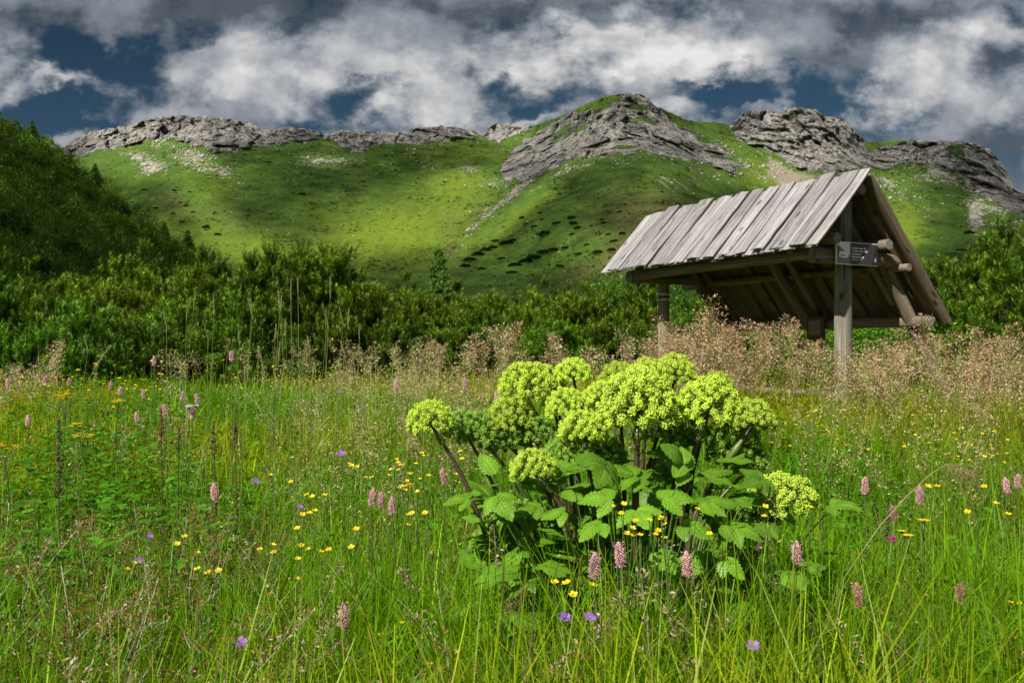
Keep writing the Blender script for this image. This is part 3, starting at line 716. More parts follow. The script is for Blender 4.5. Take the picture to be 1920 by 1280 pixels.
# front (sunny) slope: runs from the ridge down to -x
dF = np.array([-1, 0, -SF]); dF /= np.linalg.norm(dF); nF = np.array([-SF, 0, 1]); nF /= np.linalg.norm(nF)
acc = Acc(); y = 0.0; k = 0
while y < LEN - .02:
    wdt = rng.uniform(.13, .215); up = 0.028 if k % 2 else 0.0
    ext_t = rng.uniform(0.0, .07) if k % 2 else rng.uniform(-.01, .04); L = 0.77 * math.hypot(1, SF) + ext_t + rng.uniform(-.015, .02)
    plank(acc, np.array([0, y - .025, RH]) - dF * ext_t + nF * up, dF, Y_, nF, L, wdt + .05, .026, k * 1.7 + 3)
    y += wdt - (.02 if k % 2 else .01); k += 1
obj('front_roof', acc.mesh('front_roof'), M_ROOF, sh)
dB = np.array([1, 0, -SB]); dB /= np.linalg.norm(dB); nB = np.array([SB, 0, 1]); nB /= np.linalg.norm(nB)
acc = Acc(); y = 0.0; k = 0
while y < LEN - .02:
    wdt = rng.uniform(.15, .24); up = 0.026 if k % 2 else 0.0
    L = 1.31 * math.hypot(1, SB) + rng.uniform(-.05, .05)
    plank(acc, np.array([0.02, y - .02, RH - .05]) + nB * up, dB, Y_, nB, L, wdt + .035, .024, k * 2.3 + 77, .012)
    y += wdt; k += 1
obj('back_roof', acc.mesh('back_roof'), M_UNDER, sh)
def beam(name, *a, mat=None, **k): return obj(name, log_mesh(name, *a, **k), [mat or M_LOG, M_END], sh)
beam('post', (0.0, .36, -.35), (0.03, .36, RH - .16), .098, .09, mat=M_POST, wob=.04, square=.25)
beam('post', (0.0, 3.56, -.35), (0.0, 3.56, RH - .2), .082, .075, mat=M_POST, wob=.05)
beam('ridge_beam', (0, .08, RH - .17), (0, LEN - .1, RH - .17), .062, .055)
beam('tie_beam', (-.52, .30, 1.86), (.86, .30, 1.83), .088, .08, bend=.02)
beam('tie_beam', (-.62, 3.5, 1.84), (.9, 3.5, 1.84), .085, .08)
beam('eave_beam', (-.53, .27, 1.875), (-.53, LEN - .25, 1.86), .066, .072, square=.5)
beam('purlin', (-.34, .12, 2.03), (-.34, LEN - .2, 2.03), .062, .058)
beam('purlin', (.44, .10, 2.0), (.44, LEN - .2, 2.0), .062, .058)
beam('purlin', (.72, .08, 1.76), (.70, LEN + .15, 1.77), .043, .056, wob=.1, bend=.02)
beam('back_beam', (1.13, .12, 1.17), (1.13, LEN - .05, 1.17), .066, .064, square=.7, wob=.03)
beam('brace', (.62, .36, 1.90), (2.05, .36, -.12), .07, .085)
beam('brace', (.40, 1.9, 1.98), (1.24, 1.9, 1.0), .062, .066)
beam('brace', (.36, 3.45, 2.0), (1.35, 3.45, .72), .062, .066)
for yy in (.5, 1.7, 3.3):
    beam('rafter', (.03, yy, RH - .22), (.98, yy, RH - .22 - .98 * SB), .035, .04, square=.5)
    beam('rafter', (-.03, yy + .04, RH - .2), (-.6, yy + .04, RH - .2 - .6 * SF), .035, .04, square=.5)

# bench under the roof, small weathered panel
be = empty('bench', (0, 0, 0), 0, 'dark low wooden bench under the shelter, half hidden by seeding grass', 'bench')
be.matrix_world = sh.matrix_basis.copy() if False else Matrix.Translation((3.8, 10.0, ZG)) @ Matrix.Rotation(SH_RZ, 4, 'Z')
acc = Acc(); plank(acc, (.16, .55, .30), Y_, X_, Z_, 2.35, .28, .06, 5.5); obj('seat', acc.mesh('seat'), M_UNDER, be)
for yy in (.8, 2.6): obj('leg', log_mesh('leg', (.30, yy, -.2), (.30, yy, .30), .1, .1), [M_UNDER, M_END], be)
pn = empty('wall_panel', (0, 0, 0), 0, 'small faded brown framed panel fixed to the low back beam of the shelter', 'panel')
pn.matrix_world = Matrix.Translation((3.8, 10.0, ZG)) @ Matrix.Rotation(SH_RZ, 4, 'Z') @ Matrix.Translation((1.03, 1.72, 1.15))
acc = Acc(); plank(acc, (.0, -.15, -.17), Y_, Z_, -X_, .30, .30, .025, 9.1); obj('frame', acc.mesh('frame'), flat_mat('brown_stain', (.10, .055, .03), .8), pn)
acc = Acc(); plank(acc, (-.028, -.10, -.12), Y_, Z_, -X_, .20, .20, .006, 9.4); obj('sheet', acc.mesh('sheet'), flat_mat('faded_paper', (.2, .17, .13), .8), pn)

# ---- sign on the near post
sg = empty('information_sign', (0, 0, 0), 0, 'dark purple information sign with old photograph and white text, on the near shelter post', 'sign')
sg.matrix_world = Matrix.Translation((3.8, 10.0, ZG)) @ Matrix.Rotation(SH_RZ, 4, 'Z') @ Matrix.Translation((.035, .185, 1.885))
SW, SHH = .64, .245


def box_mesh(name, x0, x1, z0, z1, y0, y1, bev=0.0):
    import bmesh
    bm = bmesh.new(); bmesh.ops.create_cube(bm, size=1)
    for v in bm.verts:
        v.co = Vector((x0 if v.co.x < 0 else x1, y0 if v.co.y < 0 else y1, z0 if v.co.z < 0 else z1))
    if bev: bmesh.ops.bevel(bm, geom=bm.edges[:], offset=bev, segments=2, affect='EDGES')
    me = bpy.data.meshes.new(name); bm.to_mesh(me); bm.free(); return me


M_WHITE = flat_mat('sign_white', (.85, .83, .81), .5, .04); M_PURP = flat_mat('sign_purple', (.048, .034, .042), .5, .12, 6)
M_DK = flat_mat('sign_dark', (.02, .018, .022), .5)
obj('board', box_mesh('board', -SW / 2, SW / 2, -SHH / 2, SHH / 2, 0, .012, .002), M_WHITE, sg)
obj('panel', box_mesh('panel', -SW / 2 + .212, SW / 2 - .008, -SHH / 2 + .008, SHH / 2 - .008, -.004, -.0005), M_PURP, sg)
# old photograph: sky, mountain, long white chalet, scree
def poly_mesh(name, pts, yv, depth=.0012):
    pts = np.array(pts, float); n = len(pts)
    V_ = np.concatenate([np.stack([pts[:, 0], np.full(n, yv), pts[:, 1]], 1), np.stack([pts[:, 0], np.full(n, yv + depth), pts[:, 1]], 1)])
    me = bpy.data.meshes.new(name)
    me.from_pydata(V_.tolist(), [], [list(range(n)), list(range(2 * n - 1, n - 1, -1))] + [[k, n + k, n + (k + 1) % n, (k + 1) % n] for k in range(n)])
    return me
ph = obj('picture', box_mesh('picture', -SW / 2 + .008, -SW / 2 + .208, -SHH / 2 + .008, SHH / 2 - .008, -.004, -.0005), flat_mat('picture_sky', (.80, .78, .79), .5, .1, 8), sg)
def pp(a, b): return (-SW / 2 + .008 + a * .2, -SHH / 2 + .008 + b * .209)
M_PG = flat_mat('picture_grey', (.16, .15, .165), .6, .5, 40); M_PL = flat_mat('picture_light', (.85, .83, .83), .6, .12, 60)
obj('hillside', poly_mesh('hillside', [pp(0.02, .02), pp(.98, .02), pp(.98, .44), pp(.8, .6), pp(.55, .68), pp(.3, .82), pp(.1, .96), pp(.02, .9)], -.006), M_PG, ph)
obj('chalet', poly_mesh('chalet', [pp(.16, .34), pp(.62, .28), pp(.86, .34), pp(.86, .58), pp(.74, .64), pp(.28, .64), pp(.16, .52)], -.008), M_PL, ph)
obj('window_row', poly_mesh('window_row', [pp(.26, .40), pp(.58, .40), pp(.58, .46), pp(.26, .46)], -.0095), M_PG, ph)
obj('foreground', poly_mesh('foreground', [pp(.02, .02), pp(.98, .02), pp(.98, .22), pp(.6, .30), pp(.02, .27)], -.0075), flat_mat('picture_scree', (.22, .20, .22), .7, .7, 70), ph)
M_TXT = flat_mat('lettering', (.9, .88, .9), .5, .02)
def text(body, x, z, size, bold=0.0):
    cu = bpy.data.curves.new('lettering', 'FONT'); cu.body = body; cu.size = size; cu.extrude = .0008; cu.offset = bold; cu.align_x = 'LEFT'; cu.resolution_u = 2
    o = bpy.data.objects.new('lettering', cu); COL.objects.link(o); cu.materials.append(M_TXT); o.parent = sg
    o.location = (x, -.0055, z); o.rotation_euler = (R(90), 0, 0)
    bpy.context.view_layer.update()
    me = bpy.data.meshes.new_from_object(o.evaluated_get(bpy.context.evaluated_depsgraph_get())); me.name = 'lettering'
    q = obj('lettering', me, None, sg); q.location = o.location; q.rotation_euler = o.rotation_euler
    bpy.data.objects.remove(o)
X0 = -SW / 2 + .232
for k, s in enumerate(['Na tomto mieste dňa', '7. októbra 1932 vznikla', 'pôvodná chata', 'Robotníckej výzvy']): text(s, X0, .052 - k * .031, .0255, .0006)
text('Pamiatka na staviteľov a návštevníkov', X0, -.062, .0105); text('tohto horského miesta', X0, -.076, .0105)
obj('emblem_field', poly_mesh('emblem_field', [(SW / 2 - .105, -SHH / 2 + .009), (SW / 2 - .009, -SHH / 2 + .009), (SW / 2 - .009, SHH / 2 - .01), (SW / 2 - .03, SHH / 2 - .01)], -.0052), M_DK, sg)
a = np.linspace(0, 2 * np.pi, 17)[:-1]
em = obj('emblem', poly_mesh('emblem', [(SW / 2 - .044 + math.cos(q) * .013, -.062 + math.sin(q) * .016) for q in a], -.0068), flat_mat('emblem_grey', (.42, .41, .45), .5), sg)
obj('emblem_cap', poly_mesh('emblem_cap', [(SW / 2 - .053, -.052), (SW / 2 - .035, -.052), (SW / 2 - .037, -.034), (SW / 2 - .051, -.034)], -.0085), em.data.materials[0], em)

# ---- trail mark on the far post
tm = empty('trail_marker', (0, 0, 0), 0, 'white band with green left-pointing arrow on the far shelter post', 'trail marker')
tm.matrix_world = Matrix.Translation((3.8, 10.0, ZG)) @ Matrix.Rotation(SH_RZ, 4, 'Z') @ Matrix.Translation((0, 3.56, 1.58))
def band(name, r, z0f, z1f, a0, a1, n=12):
    aa = np.linspace(a0, a1, n); V_ = []
    for rr_ in (r, r - .004):
        for q in aa:
            s = (q - a0) / (a1 - a0)
            V_ += [(math.cos(q) * rr_, math.sin(q) * rr_, z0f(s)), (math.cos(q) * rr_, math.sin(q) * rr_, z1f(s))]
    F_ = []
    for k in range(n - 1):
        F_ += [(2 * k, 2 * k + 2, 2 * k + 3, 2 * k + 1), (2 * n + 2 * k, 2 * n + 2 * k + 1, 2 * n + 2 * k + 3, 2 * n + 2 * k + 2), (2 * k, 2 * n + 2 * k, 2 * n + 2 * k + 2, 2 * k + 2), (2 * k + 1, 2 * k + 3, 2 * n + 2 * k + 3, 2 * n + 2 * k + 1)]
    me = bpy.data.meshes.new(name); me.from_pydata(V_, [], F_); return me
# direction from the post to the viewer, in the shelter's axes
vd = math.atan2(-13.1, -2.1) - SH_RZ
obj('band', band('band', .088, lambda s: -.052, lambda s: .052, vd - 1.45, vd + 1.45), flat_mat('trail_white', (.55, .56, .46), .7), tm)
arrow = lambda s: .045 * min(1, s / .28) if s < .3 else .019
obj('arrow', band('arrow', .0905, lambda s: -arrow(s), lambda s: arrow(s), vd - 1.15, vd + 1.4, 40), flat_mat('trail_green', (.012, .085, .04), .6), tm)
# ------------------------------------------------------------------ dwarf pines, trees, hill forest
M_PINE = leaf_mat('pine_needles', 0.22, 0.015, 0.3, 5.0, (1.2, 1.1, .5), 0.5)
M_LEAF = leaf_mat('broad_leaves', 0.35, 0.015, 0.25, 3.0)
M_BARK = flat_mat('bark', (.05, .04, .032), .95, .4, 14)
M_FOREST = leaf_mat('hill_needles', 0.15, 0.0, 0.35, 0.35)


def frames(d):
    """orthonormal frames for directions d (n,3)"""
    d = d / (np.linalg.norm(d, axis=1, keepdims=True) + 1e-9)
    h = np.where(np.abs(d[:, 2:3]) < .9, np.array([[0, 0, 1.0]]), np.array([[1.0, 0, 0]]))
    s = np.cross(d, h); s /= np.linalg.norm(s, axis=1, keepdims=True); return d, s, np.cross(s, d)


def shoots_mesh(base, dirs, length, col, nn=26, nl=.068, nw=.013, tip=1.6, spread=1.3):
    """bottle-brush pine shoots: needles set round an axis and pointing forward"""
    n = len(base); d, s, u = frames(dirs)
    T = rng.uniform(0.08, 1.0, (n, nn)); A = rng.uniform(0, 6.283, (n, nn))
    r_ = np.cos(A)[..., None] * s[:, None] + np.sin(A)[..., None] * u[:, None]
    root = base[:, None] + d[:, None] * (T * length[:, None])[..., None]
    sp = (spread * (1.1 - .55 * T) * rng.uniform(.7, 1.3, (n, nn)))[..., None]
    nd = d[:, None] * .75 + r_ * sp; nd /= np.linalg.norm(nd, axis=2, keepdims=True)
    ln = (nl * rng.uniform(.75, 1.2, (n, nn)))[..., None]
    side = np.cross(nd, r_); side /= np.linalg.norm(side, axis=2, keepdims=True) + 1e-9
    a = root - side * nw * .5; b = root + side * nw * .5; c = root + nd * ln
    V_ = np.stack([a, b, c], 2).reshape(-1, 3)
    sh_ = (0.72 + (tip - .72) * T ** 1.5)[..., None]  # tips lighter, base darker: sunlit tips painted into the needle colour
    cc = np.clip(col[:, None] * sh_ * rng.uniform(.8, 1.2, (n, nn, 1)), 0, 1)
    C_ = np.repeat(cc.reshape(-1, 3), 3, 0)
    return V_, np.arange(len(V_)).reshape(-1, 3), C_


def branch_tubes(acc, paths, col, segs=5):
    for P, r0, r1 in paths:
        P = np.array(P, float); n = len(P)
        tg = np.gradient(P, axis=0); d, s, u = frames(tg)
        a = np.linspace(0, 6.283, segs + 1)[:-1]
        rad = np.linspace(r0, r1, n)[:, None]
        ring = P[:, None] + s[:, None] * (np.cos(a)[None] * rad)[..., None] + u[:, None] * (np.sin(a)[None] * rad)[..., None]
        idx = np.arange(n * segs).reshape(n, segs); nx = np.roll(idx, -1, 1)
        acc.add(ring.reshape(-1, 3), np.stack([idx[:-1], nx[:-1], nx[1:], idx[1:]], -1).reshape(-1, 4), col)


def pine_bush(seed, wid, hgt, stems, col, per=84, needles=42):
    global rng
    keep = rng; rng = np.random.default_rng(seed)
    B, D, Ls, Cs = [], [], [], []; paths = []
    for k in range(stems):
        a = rng.uniform(0, 6.283); rr_ = math.sqrt(rng.uniform(0, 1)) * wid * .5
        h = hgt * (1 - .5 * (rr_ / (wid * .5)) ** 2) * rng.uniform(.72, 1.0)
        tip_ = np.array([math.cos(a) * rr_, math.sin(a) * rr_, h]); root = np.array([math.cos(a) * rr_ * .15, math.sin(a) * rr_ * .15, -.05])
        ctrl = np.array([math.cos(a) * rr_ * .95, math.sin(a) * rr_ * .95, h * .25])
        ts = np.linspace(0, 1, 7)[:, None]; path = (1 - ts) ** 2 * root + 2 * ts * (1 - ts) * ctrl + ts ** 2 * tip_
        paths.append((path[:6], .018, .006))
        q_ = int(per / 6 * h / hgt); tf = rng.uniform(.2, 1.0, q_) ** .8
        aq = rng.uniform(0, 6.283, q_); oq = (.06 + .34 * (1 - tf) ** .7) * rng.uniform(.5, 1.15, q_) * (wid / 2.2); tq_ = rng.uniform(.7, 1.3, q_)
        k6 = np.repeat(np.arange(q_), 6); m_ = len(k6); t_ = tf[k6]
        ax = (1 - t_[:, None]) ** 2 * root + 2 * (t_ * (1 - t_))[:, None] * ctrl + (t_ ** 2)[:, None] * tip_
        outq = np.stack([np.cos(aq), np.sin(aq), np.zeros(q_)], 1)[k6]
        aa = rng.uniform(0, 6.283, m_); out = np.stack([np.cos(aa), np.sin(aa), np.zeros(m_)], 1)
        b = ax + outq * oq[k6][:, None] + out * (rng.uniform(.0, .075, m_))[:, None] + np.array([0, 0, 1]) * (rng.normal(0, .03, m_) - oq[k6] * .1)[:, None]
        dv = out * rng.uniform(.05, .4, m_)[:, None] + outq * .12 + np.array([0, 0, 1.0]) + rng.normal(0, .08, (m_, 3))
        B.append(b); D.append(dv); Ls.append(rng.uniform(.13, .26, m_) * tq_[k6])
        base_c = np.array(col) * rng.uniform(.6, 1.25); Cs.append(np.clip(base_c * rng.uniform(.85, 1.15, (m_, 1)) * rng.uniform(.7, 1.3, q_)[k6][:, None], 0, 1))
    B = np.concatenate(B); keepz = B[:, 2] > .02
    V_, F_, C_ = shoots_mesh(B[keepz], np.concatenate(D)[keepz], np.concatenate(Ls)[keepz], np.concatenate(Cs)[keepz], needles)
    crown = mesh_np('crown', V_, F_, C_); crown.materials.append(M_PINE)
    acc = Acc(); branch_tubes(acc, paths, (1, 1, 1)); trunk = acc.mesh('trunk', True); trunk.materials.append(M_BARK)
    rng = keep
    return crown, trunk


G1 = (0.085, 0.150, 0.009); G2 = (0.100, 0.162, 0.009); G3 = (0.072, 0.135, 0.010); G4 = (0.080, 0.172, 0.011)
PB = [pine_bush(s, w, h, n, c) for s, w, h, n, c in ((1, 2.3, 2.1, 20, G1), (2, 2.6, 1.9, 22, G2), (3, 2.0, 2.3, 18, G3), (4, 2.5, 1.6, 22, G3), (5, 2.2, 1.5, 20, G4), (6, 2.8, 2.0, 24, G2), (7, 2.5, 1.8, 24, (0.078, 0.180, 0.012)))]


def put_bush(v, x, y, sc, rz, label, group, zs=1.0):
    cr, tr = PB[v]
    e = empty('dwarf_pine', (x, y, gz1(x, y) - .05), rz, label, 'pine shrub', group)
    e.scale = (sc, sc, sc * zs)
    obj('crown', cr, None, e); obj('trunk', tr, None, e)
    return e


def bush_px(v, px, top, d, label, group, zs=None):
    """dwarf pine standing at depth d under photo pixel px, its crown reaching the height seen at row top"""
    p = at(px, top, d); g = gz1(p[0], d)
    h = (2.1, 1.9, 2.3, 1.6, 1.5, 2.0, 1.8)[v]; sc = (1.06 if top < 485 and 460 < px < 640 else 1.13) * (p[2] - g + .05) / h
    s = min(max(sc, .75), 1.35)
    return put_bush(v, p[0], d, s, random.uniform(0, 6.28), label, group, sc / s)


L_A = ('dwarf mountain pine in the front row of the belt, left of the tallest clump', 'front row pines left of the tallest clump')
L_T = ('tall dark dwarf pine of the highest clump, left of the young spruce', 'tallest clump of dwarf pines')
L_B = ('dwarf mountain pine in the low even belt between the tallest clump and the shelter', 'low pines left of the shelter')
L_C = ('dwarf mountain pine growing behind and under the shelter roof', 'pines behind the shelter')
L_D = ('dwarf mountain pine at the right edge, beyond the low side of the shelter roof', 'pines right of the shelter')
L_E = ('dwarf mountain pine in the back rows of the left belt, below the forested hill', 'back row pines below the hill')
L_F = ('dwarf mountain pine in the back rows, behind the low belt left of the shelter', 'back row pines left of the shelter')
spec = []
for px, tp, d, v in ((-120, 520, 13, 1), (180, 590, 13.6, 4), (300, 560, 14.5, 1), (120, 545, 14.8, 0), (235, 525, 15.5, 1), (330, 505, 16, 5), (420, 520, 15.2, 0), (395, 560, 14.2, 4), (470, 600, 13.8, 4), (250, 610, 13.2, 3)): spec.append((v, px, tp, d, L_A))
for px, tp, d, v in ((525, 455, 16.2, 2), (582, 455, 16.6, 2), (490, 470, 16.8, 2), (615, 488, 16.4, 2), (555, 462, 17.0, 0), (505, 478, 16.0, 0), (600, 470, 15.8, 2)): spec.append((v, px, tp, d, L_T))
for px, tp, d, v in ((470, 495, 17.2, 0), (640, 520, 16.0, 1), (555, 555, 15.0, 0), (675, 575, 15.4, 1)): spec.append((v, px, tp, d, ('dwarf mountain pine clustered against the foot of the tallest pine clump', 'pines round the tallest clump')))
for px, tp, d, v in ((700, 525, 17.5, 0), (770, 545, 17, 5), (745, 600, 15.2, 3), (835, 550, 17.5, 1), (820, 600, 16, 4), (900, 560, 17.2, 5), (905, 610, 15.6, 3), (975, 560, 17.8, 3), (990, 600, 16, 4), (1050, 545, 18, 5), (1070, 600, 16.4, 4), (1130, 550, 18, 1), (1150, 605, 16.6, 3), (1205, 560, 18.5, 0), (1230, 600, 17, 4), (1085, 560, 17.2, 5), (1285, 590, 18, 3)): spec.append((v, px, tp, d, L_B))
for px, tp, d, v in ((1300, 545, 20, 0), (1370, 570, 18.5, 1), (1440, 570, 19, 5), (1510, 560, 19.5, 0), (1580, 570, 18, 1), (1640, 560, 18.5, 5), (1690, 540, 17.5, 0), (1560, 610, 15.5, 4), (1470, 610, 16, 3), (1650, 610, 15, 4)): spec.append((v, px, tp, d, L_C))
for px, tp, d, v in ((1750, 500, 15.5, 0), (1800, 470, 16, 5), (1860, 455, 15, 2), (1905, 430, 14, 2), (1830, 545, 13.2, 1), (1900, 545, 12.8, 0), (1770, 570, 13.8, 4), (1960, 470, 12.5, 0), (2020, 440, 14, 2), (1850, 610, 12.4, 3), (1930, 610, 11.8, 4)): spec.append((v, px, tp, d, L_D))
for px, tp, d, v in ((-60, 500, 19, 5), (30, 525, 19, 1), (100, 505, 20, 0), (170, 510, 19.5, 5), (240, 490, 21, 1), (310, 475, 20.5, 0), (370, 490, 21, 2), (420, 480, 20, 0), (275, 500, 18.4, 0), (200, 535, 17.5, 1)): spec.append((v, px, tp, d, L_E))
for px, tp, d, v in ((690, 530, 22, 5), (760, 545, 23, 1), (850, 545, 22, 0), (920, 545, 24, 5), (1000, 545, 23, 1), (1060, 535, 22, 0), (1120, 530, 23, 5), (1180, 520, 22, 2), (1240, 540, 24, 1), (800, 525, 24, 0)): spec.append((v, px, tp, d, L_F))
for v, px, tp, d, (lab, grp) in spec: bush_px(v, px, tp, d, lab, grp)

bush_px(6, 30, 520, 12.6, 'fresh bright green dwarf pine at the left edge, in front of the darker ones', 'bright pines at the left edge')
bush_px(6, 75, 590, 11.8, 'small bright green dwarf pine at the foot of the fresh one at the left edge', 'bright pines at the left edge')


# ---- broadleaf bushes: fresh green willow at the left edge, green trees on the hill foot
def leafy(seed, wid, hgt, n, col, lf=.07, clumps=26):
    global rng
    keep = rng; rng = np.random.default_rng(seed)
    cc = rng.normal(size=(clumps, 3)); cc /= np.linalg.norm(cc, axis=1, keepdims=True)
    cc *= rng.uniform(.35, 1, (clumps, 1)) ** .5
    cc = cc * np.array([wid / 2 * .8, wid / 2 * .8, hgt * .42]) + np.array([0, 0, hgt * .55])
    cr_ = rng.uniform(.14, .26, clumps) * wid
    k = rng.integers(0, clumps, n); dv = rng.normal(size=(n, 3)); dv /= np.linalg.norm(dv, axis=1, keepdims=True)
    P = cc[k] + dv * (cr_[k] * rng.uniform(.5, 1.05, n) ** .6)[:, None]
    P = P[P[:, 2] > .05]; n = len(P); dv = dv[:n]
    nd = dv * .6 + rng.normal(0, .5, (n, 3)) + np.array([0, 0, .7]); d, s, u = frames(nd)
    a = rng.uniform(0, 6.283, n)[:, None]; e1 = s * np.cos(a) + u * np.sin(a); e2 = np.cross(d, e1)
    L = (lf * rng.uniform(.7, 1.3, n))[:, None]
    V_ = np.stack([P - e1 * L * .5, P + e2 * L * .28 + d * L * .06, P + e1 * L * .5, P - e2 * L * .28 + d * L * .06], 1).reshape(-1, 3)
    C_ = np.repeat(np.clip(np.array(col) * rng.uniform(.65, 1.35, (n, 1)), 0, 1), 4, 0)
    crown = mesh_np('crown', V_, np.arange(len(V_)).reshape(-1, 4), C_); crown.materials.append(M_LEAF)
    acc = Acc(); paths = []
    for q in range(0, clumps, 3):
        ts = np.linspace(0, 1, 6)[:, None]; mid = np.array([cc[q][0] * .3, cc[q][1] * .3, cc[q][2] * .6])
        paths.append(((1 - ts) ** 2 * np.zeros(3) + 2 * ts * (1 - ts) * mid + ts ** 2 * cc[q], .03 * wid / 2, .008 * wid / 2))
    branch_tubes(acc, paths, (1, 1, 1)); trunk = acc.mesh('trunk', True); trunk.materials.append(M_BARK)
    rng = keep
    return crown, trunk


wl = leafy(31, 2.6, 1.75, 9000, (.075, .20, .012), .06, 34)
for px, tp, d, lab in ((1205, 498, 24, 'pale green leafy shrub above the dwarf pines, at the far end of the shelter roof'), (1700, 585, 13.6, 'bright green leafy shrub behind the near shelter post, under the roof edge')):
    p = at(px, tp, d); g = gz1(p[0], d); e = empty('leafy_shrub', (p[0], d, g), random.uniform(0, 6), lab, 'shrub'); sc = (p[2] - g) / 1.7
    e.scale = (min(sc, 1.2),) * 2 + (sc,); obj('crown', wl[0], None, e); obj('trunk', wl[1], None, e)


# ---- young spruce behind the belt, spruces on the hill outline
def spruce(seed, h, wid, col, tiers=17, per=17):
    global rng
    keep = rng; rng = np.random.default_rng(seed)
    B, D, L_ = [], [], []; paths = [([(0, 0, -.2), (0, 0, h * .5), (0, 0, h)], h * .018, .006)]
    for k in range(tiers):
        f = k / (tiers - 1); z = h * (.12 + .84 * f); ln = wid * .5 * (1 - f) ** .8 + .05 * h / 3
        nb = max(4, int(per * (1 - .6 * f)))
        for b in range(nb):
            a = rng.uniform(0, 6.283); l = ln * rng.uniform(.65, 1.1); o_ = np.array([math.cos(a), math.sin(a), 0])
            tipp = np.array([0, 0, z - l * .12]) + o_ * l; paths.append(([(0, 0, z), tuple(o_ * l * .5 + np.array([0, 0, z - l * .16])), tuple(tipp)], h * .005, .003))
            m_ = max(4, int(l / (h * .022)))
            ts = np.linspace(.15, 1, m_)[:, None]; bp = np.array([0, 0, z]) + (tipp - np.array([0, 0, z])) * ts - np.array([0, 0, 1]) * (np.sin(ts * 3.14) * l * .08)
            sd = np.array([-o_[1], o_[0], 0])
            for sg_ in (-1, 0, 1):
                B.append(bp); D.append(np.repeat((o_ * 1.0 + sd * sg_ * .9 + np.array([0, 0, .25]))[None], m_, 0) + rng.normal(0, .2, (m_, 3))); L_.append(np.full(m_, h * .05))
    B.append(np.array([(0, 0, h * .97)])); D.append(np.array([(0, 0, 1.0)])); L_.append(np.array([h * .07]))
    B = np.concatenate(B); n = len(B)
    C_ = np.clip(np.array(col) * rng.uniform(.7, 1.35, (n, 1)), 0, 1)
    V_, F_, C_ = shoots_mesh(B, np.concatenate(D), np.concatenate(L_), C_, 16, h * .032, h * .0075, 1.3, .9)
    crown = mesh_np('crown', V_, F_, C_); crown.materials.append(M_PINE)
    acc = Acc(); branch_tubes(acc, paths, (1, 1, 1)); trunk = acc.mesh('trunk', True); trunk.materials.append(M_BARK)
    rng = keep
    return crown, trunk


SPR = spruce(41, 3.2, 2.0, (.085, .17, .02))
def put_spruce(px, top, base_z, d, lab, group=None, h=None):
    p = at(px, top, d); e = empty('spruce', (p[0], d, base_z), random.uniform(0, 6), lab, 'spruce tree', group); s = (p[2] - base_z) / 3.2
    e.scale = (s, s, s); obj('crown', SPR[0], None, e); obj('trunk', SPR[1], None, e); return e
p = at(822, 467, 21); yspr = put_spruce(822, 467, gz1(p[0], 21), 21, 'young spruce with layered branches, alone above the dwarf pine belt right of the tallest clump'); yspr.scale = (yspr.scale[0] * .62, yspr.scale[1] * .62, yspr.scale[2])


def on_hill(px, py):
    i = int(np.clip(np.searchsorted(hx, px), 1, 259)); j = int(np.argmin(np.abs(HY[:, i] - py))); return HV[j, i]
for px, tp, py in ((352, 432, 462), (400, 470, 496), (380, 460, 484), (412, 484, 505), (308, 416, 436), (60, 226, 246), (178, 306, 328)):
    b = on_hill(px, py); put_spruce(px, tp, b[2] - .5, b[1], 'small dark spruce on the outline of the forested hill', 'spruces along the hill outline')
bt = leafy(33, 3.4, 3.2, 2600, (.050, .125, .016), .24, 26)
for px, py, w_, lab in ((115, 480, 5.4, 'rounded fresh green tree at the foot of the dark hill, above the left pines'), (20, 440, 7.0, 'large green tree at the left edge on the lower hillside'), (60, 495, 5.0, 'green bushy tree low on the hill, between the edge tree and the rounded one'), (225, 505, 4.6, 'green bushy tree at the hill foot, right of the rounded one'), (190, 478, 3.6, 'small green tree on the hillside behind the rounded one'), (95, 405, 3.6, 'lone lighter green tree halfway up the dark hillside')):
    b = on_hill(px, py); e = empty('broadleaf_tree', (b[0], b[1], b[2] - .6), random.uniform(0, 6), lab, 'tree'); s = w_ / 3.4; e.scale = (s, s, s * .9)
    obj('crown', bt[0], None, e); obj('trunk', bt[1], None, e)

# ---- the forest that covers the hill: one mass of dwarf pine
NF = 5200
u_ = rng.uniform(0, 1, NF); i_ = rng.integers(100, 258, NF); j_ = np.minimum((rng.uniform(0, 1, NF) ** .8 * 90).astype(int), 89)
cen = HV[j_, i_] + np.stack([rng.normal(0, 1.0, NF), rng.normal(0, 1.5, NF), np.zeros(NF)], 1)
hs = rng.uniform(1.3, 2.9, NF) * (1 + .35 * fbm(cen / 20, 2, 88)); ws = hs * rng.uniform(.45, .8, NF)
K = 64
dv = rng.normal(size=(NF, K, 3)); dv /= np.linalg.norm(dv, axis=2, keepdims=True); dv[..., 2] = np.abs(dv[..., 2]) * 1.1 - .1
rr_ = rng.uniform(.55, 1.05, (NF, K, 1))
P = cen[:, None] + dv * rr_ * np.stack([ws, ws, hs], 1)[:, None]
nd = dv * .5 + rng.normal(0, .35, (NF, K, 3)) + np.array([0, 0, .8]); nd = nd.reshape(-1, 3); d, s, u = frames(nd)
L = (rng.uniform(.35, .75, NF * K))[:, None]; P = P.reshape(-1, 3)
V_ = np.stack([P - s * L * .32, P + s * L * .32, P + d * L], 1).reshape(-1, 3)
tone = np.where(fbm(cen / 14, 3, 89) > .22, 1.5, 1.0) * rng.uniform(.6, 1.4, NF)
cb = np.array([.110, .205, .030]) * tone[:, None]; warm = rng.uniform(0, 1, NF)[:, None]; cb = cb * (1 - warm * .3) + np.array([.085, .105, .015]) * warm * .3
